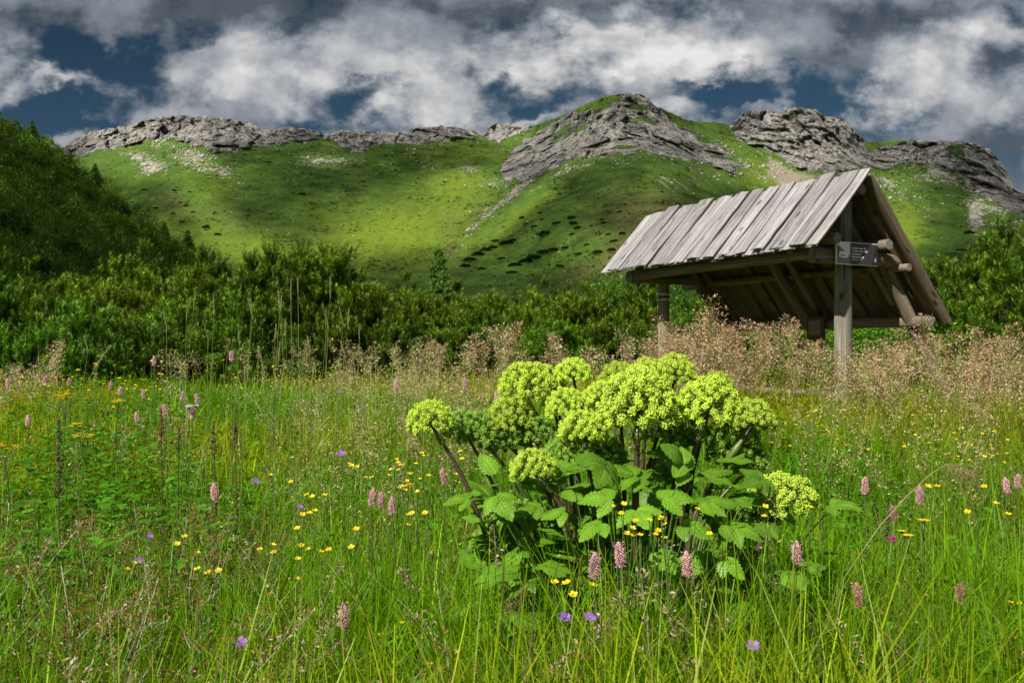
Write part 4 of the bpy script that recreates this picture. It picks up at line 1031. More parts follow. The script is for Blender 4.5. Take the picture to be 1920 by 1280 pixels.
C_ = np.repeat(np.clip(np.repeat(cb, K, 0) * rng.uniform(.7, 1.3, (NF * K, 1)), 0, 1), 3, 0)
me = mesh_np('hill_forest', V_, np.arange(len(V_)).reshape(-1, 3), C_)
tag(obj('hill_forest', me, M_FOREST), 'dark dwarf pine forest covering the hill on the left', 'forest', kind='stuff')

# ---- dark patches of dwarf pine on the mountain grass
PT = []
for sd in (1, 2, 3):
    r2 = np.random.default_rng(sd); n = 420
    q = r2.normal(size=(n, 3)); q /= np.linalg.norm(q, axis=1, keepdims=True); q[:, 2] = np.abs(q[:, 2])
    lob = 1 + .35 * fbm(q * 2.2, 3, 90 + sd); P = q * (lob * r2.uniform(.75, 1.05, n))[:, None] * np.array([1, .8, .38])
    d, s, u = frames(q + r2.normal(0, .4, (n, 3)) + np.array([0, 0, .6])); L = r2.uniform(.12, .26, n)[:, None]
    V_ = np.stack([P - s * L * .5, P + s * L * .5, P + d * L], 1).reshape(-1, 3)
    C_ = np.repeat(np.array([.022, .045, .014]) * r2.uniform(.6, 1.5, (n, 1)), 3, 0)
    me = mesh_np('pine_patch', V_, np.arange(len(V_)).reshape(-1, 3), C_); me.materials.append(M_FOREST); PT.append(me)
pat = [(270, 356, 6), (327, 358, 6), (331, 351, 3), (355, 361, 5), (326, 373, 3), (335, 380, 5), (345, 386, 5), (290, 391, 6), (323, 400, 5), (361, 398, 5), (340, 416, 7), (385, 428, 9), (388, 424, 6), (407, 441, 9), (564, 365, 8), (505, 305, 5), (682, 350, 5),
       (1020, 440, 17), (950, 458, 17), (960, 452, 12), (930, 452, 9), (1000, 425, 8), (1073, 409, 11), (1043, 420, 10), (1015, 412, 6), (1081, 428, 10), (1075, 420, 11), (978, 410, 9), (985, 420, 6), (1127, 412, 6), (1010, 400, 6), (1165, 438, 9), (1130, 418, 7), (1071, 440, 7), (1000, 485, 20), (1020, 475, 16), (985, 492, 18), (1040, 470, 14), (1060, 465, 10), (965, 498, 15), (1120, 475, 14), (1085, 478, 10), (1145, 470, 12), (1150, 452, 9), (1140, 440, 7),
       (895, 478, 15), (910, 470, 13), (880, 488, 14), (925, 465, 11), (870, 500, 12), (1205, 324, 5), (1048, 364, 5), (1210, 354, 4), (1240, 361, 5), (1170, 384, 5), (1120, 365, 4), (1160, 398, 6), (1025, 376, 4), (1005, 388, 4), (1815, 438, 12), (1800, 470, 9), (960, 512, 12), (1050, 500, 9), (1100, 460, 8), (1108, 424, 5), (1270, 385, 5), (940, 485, 8), (905, 505, 9), (1180, 470, 10), (1200, 455, 8)]
for k, (px, py, rpx) in enumerate(pat):
    c = on_mountain(px, py); s = rpx / F * c[1]
    left = px < 700
    o = obj('pine_patch', PT[k % 3], None, None, (c[0], c[1], c[2] - s * .08)); o.scale = (s, s * .9, s); o.rotation_euler = (0, 0, random.uniform(0, 6))
    if px > 1700: tag(o, 'dark dwarf pine patch on the green slope right of the shelter roof', 'pine patch', 'pine patches right of the shelter')
    elif left: tag(o, 'small dark dwarf pine patch dotted on the left bowl of the mountain', 'pine patch', 'pine patches on the left bowl')
    else: tag(o, 'dark dwarf pine patch on the middle spur below the rocky peak', 'pine patch', 'pine patches on the middle spur')
# ------------------------------------------------------------------ meadow
M_GRASS = leaf_mat('grass_blades', 0.5, 0.008, 0.2, 14.0, (1.2, 1.15, .4), 0.4)
M_DRY = leaf_mat('dry_grass', 0.35, 0.03, 0.2, 30.0, (1.1, 1.0, .8))
M_HERB = leaf_mat('herb_leaves', 0.38, 0.02, 0.25, 30.0, (1.2, 1.2, .4), 0.35)
M_PETAL = leaf_mat('petals', 0.35, 0.03, 0.12, 60.0, (1.1, 1.05, .9))
M_STEM = leaf_mat('flower_stems', 0.2, 0.06, 0.15, 40.0)
M_UMBEL = leaf_mat('umbel_florets', 0.4, 0.02, 0.2, 45.0, (1.15, 1.1, .5))
M_ASTEM = leaf_mat('angelica_stem', 0.0, 0.04, 0.3, 30.0)
M_ALEAF = leaf_mat('angelica_leaf', 0.42, 0.025, 0.18, 22.0, (1.2, 1.25, .35), 0.35)

# flowers listed by where they show in the photograph: pixel x, y, depth in metres
BIST = [(1115, 1060, 1.75), (1162, 1040, 1.80), (1288, 1057, 1.85), (1494, 1036, 1.95), (645, 1155, 1.75), (1609, 1115, 1.95), (402, 922, 2.6), (698, 932, 2.7), (714, 938, 2.75), (735, 948, 2.6), (832, 893, 2.7), (1725, 928, 2.5), (1622, 910, 2.7),
        (1800, 1112, 2.3), (1887, 910, 2.9), (1908, 902, 3.1), (289, 678, 5.2), (434, 668, 4.3), (343, 743, 4.4), (370, 748, 4.2), (269, 738, 5.2), (226, 733, 5.4), (15, 718, 5.2), (84, 714, 5.4), (744, 720, 4.2), (872, 720, 4.2), (932, 742, 3.9), (208, 722, 5.6), (130, 715, 5.6), (309, 768, 4.2), (361, 775, 4.0), (257, 782, 4.3), (53, 788, 4.0), (1690, 1215, 1.9), (1676, 962, 2.9)]
BUT = [(487, 1030), (512, 1022), (513, 1035), (565, 1023), (577, 1030), (602, 1035), (616, 1030), (659, 1026), (558, 1048), (557, 1086), (370, 1066), (332, 1020), (346, 1006), (370, 1037), (390, 1073), (410, 1070), (258, 1055), (237, 1068), (575, 927), (586, 931), (608, 928), (506, 891), (545, 903), (567, 965), (580, 962), (590, 958), (557, 990), (668, 992), (767, 965), (765, 985), (772, 962), (797, 962), (714, 1190), (751, 1168), (818, 1250), (805, 1246), (770, 1272), (1112, 1098), (1062, 1092), (1075, 1115), (1040, 1092)]
BUTA = [(1148, 950), (1165, 962), (1170, 945), (1217, 975), (1238, 970), (1245, 982), (1235, 995), (1245, 1008), (1307, 955), (1330, 1000), (1186, 990), (1200, 1003), (1185, 1005), (1240, 972), (1435, 950), (1433, 968), (1520, 952), (1192, 976), (1175, 1000), (1230, 1002)]
BUTR = [(1895, 1130), (1912, 1130), (1814, 960), (1890, 964), (1866, 944), (1845, 912), (1740, 912), (1757, 912)]
VIO = [(641, 850, 2.9), (479, 902, 2.7), (453, 1204, 1.7), (281, 1005, 2.2), (1058, 1157, 1.75), (1105, 1157, 1.72), (636, 735, 4.2), (260, 1050, 2.0), (1412, 1210, 1.7), (563, 950, 2.5), (268, 800, 3.8)]
YEL = [(122, 737, 4.2, .09), (108, 742, 4.3, .06), (12, 831, 3.6, .08), (157, 812, 3.6, .07), (146, 793, 3.8, .05), (220, 750, 4.4, .05), (1702, 1004, 2.4, .03), (1732, 975, 2.4, .035), (1690, 997, 2.5, .025)]
TIM = [(446, 607, 3.6), (465, 562, 3.7), (470, 560, 3.7), (522, 545, 3.5), (528, 553, 3.5), (546, 525, 3.4), (558, 520, 3.6), (619, 522, 3.8), (605, 570, 3.7), (611, 580, 3.6), (636, 575, 3.9), (654, 577, 4.0), (673, 610, 3.7), (518, 607, 3.3), (535, 602, 3.4), (306, 580, 3.6), (351, 572, 3.9), (381, 602, 3.8), (400, 550, 3.5), (365, 545, 3.6), (157, 628, 3.8), (485, 650, 3.2), (525, 640, 3.3), (576, 630, 3.4)]
DOCK = [(110, 785, 3.0, .24), (400, 790, 3.2, .12), (335, 800, 3.4, .09), (441, 790, 3.5, .10), (302, 765, 3.8, .14), (1665, 945, 2.6, .1)]

rfl = np.random.default_rng(5)
flow = [(x, y, d) for x, y, d in BIST] + [(x, y, d) for x, y, d in VIO] + [(x, y, d) for x, y, d, r_ in YEL]
BUTD = [(x, y, 2.15 if y > 1040 and x < 900 else 1.75 if y > 1080 else 2.4 if y > 950 else 2.8) for x, y in BUT] + [(x, y, 1.95) for x, y in BUTA] + [(x, y, 2.4) for x, y in BUTR]
flow += BUTD


def clear_h(x, y, h, z0):
    """meadow plants stay below the flower heads that stand behind them"""
    px = 960 + x / y * F; lim = np.full(len(x), 1e9)
    for fx, fy, fd in flow:
        m_ = (np.abs(px - fx) < 16) & (y < fd)
        lim = np.where(m_, np.minimum(lim, EYE - (fy + 14 - 655) / F * y - z0), lim)
    a = (px > 820) & (px < 1500) & (y < 2.25)
    edge = 985 + 75 * np.abs((px - 1150) / 330) ** 2 * np.where(px < 1150, -.2, -.8) + 40 * np.sin(px / 23.0)
    lim = np.where(a, np.minimum(lim, EYE - (edge + rfl.uniform(-50, 60, len(x)) - 655) / F * y - z0), lim)
    return np.minimum(h, np.maximum(lim, .08))


def field(n, d0, d1, dens, side=.62, pad=.7):
    """random ground points in front of the viewer, density falling with distance by dens(d)"""
    dd = np.linspace(d0, d1, 400); w_ = dens(dd) * (2 * (side * dd + pad)); c = np.cumsum(w_); c /= c[-1]
    d = np.interp(rng.uniform(0, 1, n), c, dd); x = rng.uniform(-1, 1, n) * (side * d + pad)
    return x, d


def blades(x, y, h, wid, lean, az, col, K=4, droop=0.5):
    """curved tapering blades; returns vertices, faces, colours"""
    n = len(x); z0 = gz(x, y) - .01; T = np.linspace(0, 1, K + 1)
    ld = np.stack([np.cos(az), np.sin(az), np.zeros(n)], 1)
    hz = h[:, None] * (T - droop * .35 * lean[:, None] * T ** 3)
    out = h[:, None] * lean[:, None] * (T ** 1.9)
    P = np.stack([x[:, None] + ld[:, 0:1] * out, y[:, None] + ld[:, 1:2] * out, z0[:, None] + hz], 2)
    fa = az + np.pi / 2 + rng.normal(0, .9, n); sd = np.stack([np.cos(fa), np.sin(fa), np.zeros(n)], 1)
    wt = wid[:, None] * np.clip(1.0 - T, 0.02, 1) ** .6 * (0.6 + .4 * np.minimum(T * 4, 1))
    A = P - sd[:, None] * wt[..., None] * .5; B = P + sd[:, None] * wt[..., None] * .5
    V_ = np.stack([A, B], 2).reshape(-1, 3)
    b = (np.arange(n) * (K + 1) * 2)[:, None] + (np.arange(K) * 2)[None]
    Fq = np.stack([b, b + 1, b + 3, b + 2], 2).reshape(-1, 4)
    C_ = np.repeat(col, (K + 1) * 2, 0)
    return V_, Fq, C_


def pxof(x, y): return 960 + x / y * F


# ---- green grass
NT_ = 21000; BP = 9
tx, ty = field(NT_, .85, 17, lambda d: 1 / (1 + (d / 2.3) ** 1.9))
k = np.repeat(np.arange(NT_), BP); n = len(k)
spread = rng.uniform(.02, .09, NT_)[k]
a = rng.uniform(0, 6.283, n); rr_ = rng.uniform(0, 1, n) * spread
x = tx[k] + np.cos(a) * rr_; y = ty[k] + np.sin(a) * rr_
pat_ = fbm(p3(tx * .9, ty * .9, 3), 3, 101); pat2 = fbm(p3(tx * .35, ty * .35, 7), 2, 102)
tp = pxof(tx, ty)
hh = rng.uniform(.25, .46, NT_) * (1 + .38 * (1 - sstep(1.9, 3.6, ty))) * (1 + .35 * pat_) * (1 + .15 * sstep(4, 10, ty))
h = hh[k] * rng.uniform(.55, 1.15, n)
h = clear_h(x, y, h, gz(x, y))
lean = np.abs(rng.normal(.36, .30, n)); az = a + rng.normal(0, .6, n)
wid = rng.uniform(.0042, .0112, n) * (1 + .25 * np.maximum(y - 3, 0) ** .8)
cg = np.stack([np.interp(pat_, [-.5, .5], [.085, .165]), np.interp(pat_, [-.5, .5], [.235, .325]), np.full(NT_, .006)], 1)
yel = sstep(-.1, .35, pat2 + .55 * sstep(2.6, 6, ty) - .12) * .8
cg = cg * (1 - yel[:, None]) + np.array([.33, .355, .012]) * yel[:, None]
ol = sstep(1500, 1900, tp) * .35 * sstep(2.2, 4, ty); cg = cg * (1 - ol[:, None]) + np.array([.20, .205, .025]) * ol[:, None]
col = cg[k] * rng.uniform(.7, 1.3, (n, 1)) * (1.08 * np.exp(rng.normal(0, .22, NT_)) * (1 - .3 * sstep(.05, .4, fbm(p3(tx * 2.2, ty * 2.2, 5), 2, 104))))[k][:, None]
dead = rng.uniform(0, 1, n) < .025; col[dead] = np.array([.26, .21, .10]) * rng.uniform(.6, 1.2, (dead.sum(), 1))
V1, F1, C1 = blades(x, y, h, wid, lean, az, np.clip(col, 0, 1))
# broad blades standing out here and there
n = 1700; x, y = field(n, 1.0, 7, lambda d: 1 / (1 + (d / 2.0) ** 2))
h = clear_h(x, y, rng.uniform(.45, .72, n), gz(x, y)); col = np.array([.13, .29, .010]) * rng.uniform(.7, 1.3, (n, 1))
V2, F2, C2 = blades(x, y, h, rng.uniform(.006, .012, n), np.abs(rng.normal(.35, .25, n)), rng.uniform(0, 6.28, n), col, 6, .7)
me = mesh_np('meadow_grass', np.concatenate([V1, V2]), [F1, F2 + len(V1)], np.concatenate([C1, C2]))
tag(obj('meadow_grass', me, M_GRASS), 'lush green meadow grass', 'grass', kind='stuff')


# ---- seeding grasses: fine stems with loose airy heads of tiny spikelets
def panicles(x, y, H, size, dens, col, stemcol, spl=.0055, lean_s=.16, shape=1.0):
    n = len(x); g = gz(x, y); az = rng.uniform(0, 6.283, n); ln = np.abs(rng.normal(lean_s, .10, n))
    ld = np.stack([np.cos(az), np.sin(az), np.zeros(n)], 1)
    T = np.linspace(0, 1, 6)
    cv = lambda t: np.stack([x[:, None] + ld[:, :1] * (H * ln)[:, None] * t ** 2.2, y[:, None] + ld[:, 1:2] * (H * ln)[:, None] * t ** 2.2, g[:, None] + H[:, None] * t * (1 - .25 * ln[:, None] * t ** 2)], 2)
    P = cv(T[None]); wd = (.0010 + .00016 * y)[:, None, None]
    sd = np.stack([-np.ones(n), np.zeros(n), np.zeros(n)], 1)[:, None] * np.ones((1, 6, 1))
    A = P - sd * wd * .5; B = P + sd * wd * .5
    V_ = [np.stack([A, B], 2).reshape(-1, 3)]; b = (np.arange(n) * 12)[:, None] + (np.arange(5) * 2)[None]
    Fq = [np.stack([b, b + 1, b + 3, b + 2], 2).reshape(-1, 4)]; C_ = [np.repeat(stemcol, 12, 0)]
    off = len(V_[0])
    # side branches carrying spikelets
    m_ = dens
    f = rng.uniform(0, 1, (n, m_)); tq = 1 - (size / H)[:, None] * (1 - f)
    base = cv(tq); th = rng.uniform(0, 6.283, (n, m_))
    env = np.sin(np.clip((1 - f) * 1.15 + .12, 0, 1) * np.pi * .85) ** .8 * shape
    rad = size[:, None] * .34 * env * rng.uniform(.12, 1.0, (n, m_)) ** .7
    up = rad * rng.uniform(.3, .9, (n, m_)) - rad ** 2 * 1.2
    S = base + np.stack([np.cos(th) * rad, np.sin(th) * rad, up], 2)
    # spikelets
    s_ = spl * (1 + .16 * y)[:, None] * rng.uniform(.6, 1.35, (n, m_))
    dv = np.stack([np.cos(th), np.sin(th), rng.uniform(-.3, 1.2, (n, m_))], 2) + rng.normal(0, .35, (n, m_, 3)); dv /= np.linalg.norm(dv, axis=2, keepdims=True)
    sv = np.cross(dv, rng.normal(size=(n, m_, 3))); sv /= np.linalg.norm(sv, axis=2, keepdims=True)
    q = np.stack([S - dv * s_[..., None] * .8, S + sv * s_[..., None] * .3, S + dv * s_[..., None] * .9, S - sv * s_[..., None] * .3], 2).reshape(-1, 3)
    V_.append(q); Fq.append(np.arange(len(q)).reshape(-1, 4) + off); off += len(q)
    cc = np.repeat(col, m_, 0) * rng.uniform(.6, 1.45, (n * m_, 1)); C_.append(np.repeat(np.clip(cc, 0, 1), 4, 0))
    # fine branch hairs
    mb = max(6, m_ // 4); S2 = S[:, :mb]; B2 = base[:, :mb].copy(); B2[..., 2] -= size[:, None] * .06
    w2 = (.0006 + .00012 * y)[:, None, None] * np.array([1.0, 0, 0])
    tri = np.stack([B2 - w2, B2 + w2, S2], 2).reshape(-1, 3); V_.append(tri)
    C_.append(np.repeat(np.repeat(stemcol, mb, 0), 3, 0))
    F3 = np.arange(len(tri)).reshape(-1, 3) + off
    return np.concatenate(V_), [np.concatenate(Fq), F3], np.concatenate(C_)


def pick_field(n, fn, d0, d1, dens):
    xs, ys = [], []; tot = 0
    while tot < n:
        x, y = field(4000, d0, d1, dens); k_ = rng.uniform(0, 1, 4000) < fn(pxof(x, y), y); xs.append(x[k_]); ys.append(y[k_]); tot += k_.sum()
    return np.concatenate(xs)[:n], np.concatenate(ys)[:n]


# tall pinkish tussock grass along the back, thickest round the shelter
def where_tall(px, d):
    band_ = sstep(5.6, 6.8, d) * (1 - sstep(9.5, 12.5, d)) * sstep(-.05, .25, fbm(p3(px * d / 900., d * 1.3, 2), 2, 77))
    return band_ * np.clip(.0 + .35 * sstep(650, 800, px) + .65 * sstep(1150, 1280, px) - .62 * sstep(1480, 1560, px) * (1 - sstep(1700, 1780, px)) + .55 * (1 - sstep(40, 170, px)) + .25 * (1 - sstep(12, 45, np.abs(px - 305))), 0, 1)
x, y = pick_field(400, where_tall, 5.0, 13, lambda d: np.ones_like(d))
px = pxof(x, y); H = rng.uniform(.62, 1.12, len(x)) ** 1.0 + .10 * fbm(p3(x * 1.5, y * 1.5, 0), 2, 78) + .16 * sstep(1250, 1330, px) * (1 - sstep(1440, 1520, px)) - .18 * (1 - sstep(600, 1000, px)) - .10 * sstep(1000, 1100, px) * (1 - sstep(1180, 1260, px))
H = np.where((px > 1500) & (px < 1720), np.minimum(H, .95), H)
pk = np.array([.55, .33, .225]); tn = np.array([.60, .47, .26]); q = rng.uniform(0, 1, (len(x), 1)); q = q * np.where(px > 1230, .75, 1.25)[:, None]; q = np.clip(q, 0, 1)
pa_ = panicles(x, y, H, rng.uniform(.24, .38, len(x)), 190, pk * (1 - q) + tn * q, np.repeat([[.20, .21, .05]], len(x), 0), .0052)
me = mesh_np('seeding_grass', pa_[0], pa_[1], pa_[2]); tag(obj('seeding_grass', me, M_DRY), 'tall pinkish seeding grass along the back of the meadow', 'grass', kind='stuff')

# lower tan bent-grass haze across the middle distance and thin heads in the foreground
def where_low(px, d): return np.clip(.03 + .85 * np.exp(-((px - 760) / 200) ** 2) + .35 * sstep(1400, 1650, px), 0, 1) * sstep(2.4, 3.6, d) + .012
x, y = pick_field(600, where_low, 2.0, 9, lambda d: 1 / (1 + (d / 5) ** 2))
H = np.minimum(clear_h(x, y, rng.uniform(.5, .76, len(x)) + .03 * y, gz(x, y)), 1.0); H = np.maximum(H, .2); q = rng.uniform(0, 1, (len(x), 1))
pa1 = panicles(x, y, H, np.minimum(rng.uniform(.12, .2, len(x)), H * .6), 60, np.array([.42, .30, .19]) * (1 - q) + np.array([.42, .37, .16]) * q, np.repeat([[.17, .22, .03]], len(x), 0), .0042)
# rusty rush heads at the lower left, browned heads at the bottom
def where_rust(px, d): return np.exp(-((px - 260) / 210) ** 2) + .3 * np.exp(-((px - 1000) / 90) ** 2) + .06
x, y = pick_field(640, where_rust, 1.15, 3.2, lambda d: np.ones_like(d))
H = np.clip(clear_h(x, y, rng.uniform(.5, .72, len(x)) - .06 * (y - 1.2), gz(x, y)), .15, 1)
pa2 = panicles(x, y, H, np.minimum(rng.uniform(.06, .13, len(x)), H * .6), 34, np.array([.22, .095, .025]) * rng.uniform(.7, 1.4, (len(x), 1)), np.repeat([[.12, .14, .03]], len(x), 0), .0036, .2, 1.3)
def where_fg(px, d): return .35 + .5 * np.exp(-((px - 900) / 160) ** 2)
x, y = pick_field(90, where_fg, 1.1, 2.2, lambda d: np.ones_like(d))
H = np.clip(clear_h(x, y, rng.uniform(.58, .8, len(x)), gz(x, y)), .2, 1)
pa3 = panicles(x, y, H, np.minimum(rng.uniform(.09, .15, len(x)), H * .6), 60, np.array([.36, .27, .17]) * rng.uniform(.7, 1.2, (len(x), 1)), np.repeat([[.2, .2, .06]], len(x), 0), .0045, .45, .55)
VV, F4, F3, CC = [], [], [], []; o_ = 0
for p_ in (pa1, pa2, pa3):
    VV.append(p_[0]); F4.append(p_[1][0] + o_); F3.append(p_[1][1] + o_); CC.append(p_[2]); o_ += len(p_[0])
me = mesh_np('bent_grass', np.concatenate(VV), F4 + F3, np.concatenate(CC)); tag(obj('bent_grass', me, M_DRY), 'thin tan and rusty seed heads through the meadow', 'grass', kind='stuff')

# ---- low herb leaves
n = 8500; tx, ty = field(n, 1.0, 11, lambda d: 1 / (1 + (d / 2.6) ** 2))
px = pxof(tx, ty); keep_ = rng.uniform(0, 1, n) < np.clip(.25 + .75 * np.exp(-((px - 160) / 230) ** 2) * sstep(1.8, 2.6, ty) + .4 * np.exp(-((px - 1560) / 150) ** 2), 0, 1)
tx, ty = tx[keep_], ty[keep_]; n = len(tx); m_ = 7
k = np.repeat(np.arange(n), m_); N = len(k)
hb = (rng.uniform(.18, .46, n) * np.where(pxof(tx, ty) < 420, 1.25, 1))[k] * rng.uniform(.6, 1.1, N); a = rng.uniform(0, 6.283, N); r_ = rng.uniform(.01, .07, N)
x = tx[k] + np.cos(a) * r_; y = ty[k] + np.sin(a) * r_; hb = clear_h(x, y, hb, gz(x, y))
P = np.stack([x, y, gz(x, y) + hb], 1); d0 = np.stack([np.cos(a), np.sin(a), rng.uniform(-.3, .6, N)], 1); d, s, u = frames(d0)
L = (rng.uniform(.024, .058, N))[:, None] * (1 + .04 * y[:, None]); w_ = L * rng.uniform(.22, .4, (N, 1))
V_ = np.stack([P, P + d * L * .35 + s * w_ + u * L * .06, P + d * L * .75 + s * w_ * .7, P + d * L - u * L * .15, P + d * L * .75 - s * w_ * .7, P + d * L * .35 - s * w_ + u * L * .06], 1).reshape(-1, 3)
b = (np.arange(N) * 6)[:, None]; Fq = np.concatenate([b + np.array([[0, 1, 2, 3]]), b + np.array([[0, 3, 4, 5]])])
C_ = np.repeat(np.clip(np.array([.085, .25, .012]) * rng.uniform(.6, 1.45, (N, 1)), 0, 1), 6, 0)
me = mesh_np('meadow_herbs', V_, Fq, C_); tag(obj('meadow_herbs', me, M_HERB), 'low leafy herbs between the grass', 'herbs', kind='stuff')
# ------------------------------------------------------------------ flowers, each a thing of its own
def stem_mesh(acc, top, base, r0, r1, col, bow=0.02, segs=4, k=7):
    top = np.array(top, float); base = np.array(base, float); ts = np.linspace(0, 1, k)[:, None]
    off = np.array([random.uniform(-1, 1), random.uniform(-1, 1), 0]) * bow
    branch_tubes(acc, [(base + (top - base) * ts + off * np.sin(ts * math.pi), r0, r1)], col, segs)


def flower_root(name, px, py, d, label, cat, group=None, lean=.03):
    p = at(px, py, d); bx, by = p[0] + random.uniform(-lean, lean), d + random.uniform(-lean, lean); g = gz1(bx, by)
    return empty(name, (bx, by, g), 0, label, cat, group), p - np.array([bx, by, g])


def petals_mesh(name, n, r, cup, wid, col, tilt=(0, 0, 1), center=None, ccol=None, notch=0.0):
    acc = Acc(); d, s, u = frames(np.array([tilt], float)); d, s, u = d[0], s[0], u[0]
    for k in range(n):
        a = k / n * 6.283 + random.uniform(-.1, .1); o_ = s * math.cos(a) + u * math.sin(a); t_ = -s * math.sin(a) + u * math.cos(a)
        P = [o_ * r * .08, o_ * r * .5 + t_ * wid * r * .42 + d * cup * r * .35, o_ * r * .9 + t_ * wid * r * .36 + d * cup * r * .8, o_ * r * (1.0 - notch) + d * cup * r * .95, o_ * r * .9 - t_ * wid * r * .36 + d * cup * r * .8, o_ * r * .5 - t_ * wid * r * .42 + d * cup * r * .35]
        acc.add(P, [(0, 1, 2, 3), (0, 3, 4, 5)], np.array(col) * random.uniform(.85, 1.15))
    if center:
        for k in range(9):
            a = random.uniform(0, 6.28); q = s * math.cos(a) * center * .6 + u * math.sin(a) * center * .6 + d * center * random.uniform(.3, 1)
            acc.add(octv * center * .35 + q, octf, ccol)
    return acc.mesh(name)


GREEN = (.075, .15, .02)
# bistort: dense pink spike on a thin stem
def bistort(px, py, d, label, group=None, L=.046, W=.0085, pink=(.58, .30, .33)):
    e, t_ = flower_root('bistort', px, py, d, label, 'pink flower', group)
    acc = Acc(); axis = np.array([random.uniform(-.16, .16), random.uniform(-.1, .1), 1.0]); axis /= np.linalg.norm(axis)
    b = t_ - axis * L * .5; n = 150 if d < 3.2 else 60
    _, s, u = frames(axis[None]); s, u = s[0], u[0]
    for k in range(n):
        f = (k + .5) / n; a = k * 2.39996; r_ = W * (min(1.0, 3.2 * (f + .08), 2.6 * (1.08 - f)) * (1.0 - .12 * f)) * random.uniform(.8, 1.1)
        o_ = s * math.cos(a) + u * math.sin(a); c = b + axis * f * L + o_ * r_
        sz = W * (.30 if n > 60 else .42) * random.uniform(.7, 1.2)
        rot = np.stack([o_, np.cross(axis, o_), axis], 1)
        acc.add((octv * np.array([1.25, .8, 1.1])) @ rot.T * sz + c, octf, np.clip(np.array(pink) * random.uniform(.7, 1.35), 0, 1))
    for k in range(60):
        a = random.uniform(0, 6.28); o_ = s * math.cos(a) + u * math.sin(a); c = b + axis * random.random() * L + o_ * W * 1.0
        acc.add([c - axis * .0006, c + axis * .0006, c + o_ * W * .6 + axis * .002], [(0, 1, 2)], (.7, .5, .48))
    obj('flower_spike', acc.mesh('flower_spike'), M_PETAL, e)
    acc = Acc(); stem_mesh(acc, b + axis * L * .3, (0, 0, 0), .0022, .0013, (.10, .12, .035), .015); obj('stem', acc.mesh('stem', True), M_STEM, e)
    return e


BL = {0: 'leftmost of the three pink bistort spikes in front of the angelica', 1: 'middle one of the three pink bistort spikes in front of the angelica', 2: 'rightmost of the three pink bistort spikes in front of the angelica', 3: 'pink bistort spike in the grass at the lower right of the angelica', 4: 'lone pink bistort spike low in the foreground grass, left of the angelica',
      5: 'dull pink bistort spike in the lower right grass, below the dry bowed stalk', 6: 'lone pink bistort spike in mid meadow left of the buttercup group', 7: 'leftmost pink bistort of the close trio beside the buttercups', 8: 'middle pink bistort of the close trio beside the buttercups', 9: 'rightmost pink bistort of the close trio, with a buttercup across it', 10: 'pink bistort beside the leftmost dark angelica stem',
      11: 'leaning pink bistort spike next to the bowed dry stalk', 12: 'pink bistort spike just right of the low flat angelica umbel', 13: 'small faded pink bistort at the right, above the dark grass', 14: 'inner pink bistort of the pair at the right edge', 15: 'outer pink bistort of the pair at the right edge', 16: 'pink bistort standing tallest against the left dwarf pines', 17: 'pink bistort standing tall against the pines near the seed grass stems',
      24: 'pale pink bistort in the tan grass left of the angelica', 25: 'pale pink bistort in the tan grass right above the left umbel', 26: 'pink bistort just left of the angelica\'s upper left umbel', 33: 'small reddish bistort near the bottom right edge of the meadow', 34: 'small red bistort bud below the magenta clover'}
for i, (px, py, d) in enumerate(BIST):
    far = i in range(16, 33)
    lab = BL.get(i, 'small pink bistort in the far left meadow among yellow specks'); grp = 'pink bistorts in the far left meadow' if i not in BL else 'pink bistort flowers'
    bistort(px, py, d, lab, grp, .050 if not far else .050, .0085 if not far else .0092, (.50, .20, .22) if i in (5, 13, 33, 34) else (.66, .40, .43))

# buttercups
YC = (.78, .60, .015)
BCUP = [petals_mesh('blossom', 5, .0115, c, .95, YC, tl, .0028, (.62, .42, .01)) for c, tl in ((.45, (0, -.25, 1)), (.6, (.2, -.1, 1)), (.3, (-.25, -.35, 1)), (.5, (0, -.6, 1)))]
for m_ in BCUP: m_.materials.append(M_PETAL)
def buttercup(px, py, d, label, group, big=1.0, i=0):
    e, t_ = flower_root('buttercup', px, py, d, label, 'yellow flower', group, .05)
    o = obj('blossom', BCUP[i % 4], None, e, t_); o.rotation_euler = (0, 0, random.uniform(-.5, .5)); o.scale = (big * .76,) * 3
    acc = Acc(); stem_mesh(acc, t_, (0, 0, 0), .0013 + .0001 * d, .0008 + .0001 * d, GREEN, .03, 3, 6); obj('stem', acc.mesh('stem'), M_STEM, e)
grp_lab = [('yellow buttercup in the loose row across the left foreground grass', 'buttercups in the left foreground'), ('yellow buttercup in front of the angelica leaves', 'buttercups before the angelica'), ('yellow buttercup at the right side of the meadow', 'buttercups at the right')]
for i, (px, py, d) in enumerate(BUTD):
    if i < len(BUT):
        l, g = (('yellow buttercup low at the bottom, between foreground grass left of the angelica', 'buttercups at the bottom') if py > 1150 else ('yellow buttercup low in front of the angelica, beside the leftmost bistort spikes', 'buttercups by the front bistorts') if px > 1000 else
                ('yellow buttercup in the upper left-hand group, above the loose row', 'buttercups above the loose row') if py < 1000 and px < 700 else ('yellow buttercup below the bistort trio, left of the angelica leaves', 'buttercups below the bistort trio') if px > 690 else grp_lab[0])
    else: l, g = grp_lab[1] if i < len(BUT) + len(BUTA) else grp_lab[2]
    buttercup(px, py, d, l, g, .82 if g == 'buttercups before the angelica' else 1.0, i)
rb = random.Random(3)
for i in range(30): buttercup(rb.gauss(775, 48), rb.uniform(838, 922), rb.uniform(2.7, 3.2), 'small yellow buttercup in the dense patch left of the angelica stem', 'buttercup patch left of the angelica', .9, i)
for i in range(60): buttercup(rb.uniform(70, 330), rb.gauss(716, 18), rb.uniform(5.0, 8.0), 'tiny yellow buttercup speck in the far left meadow', 'far left buttercups', 1.0, i)
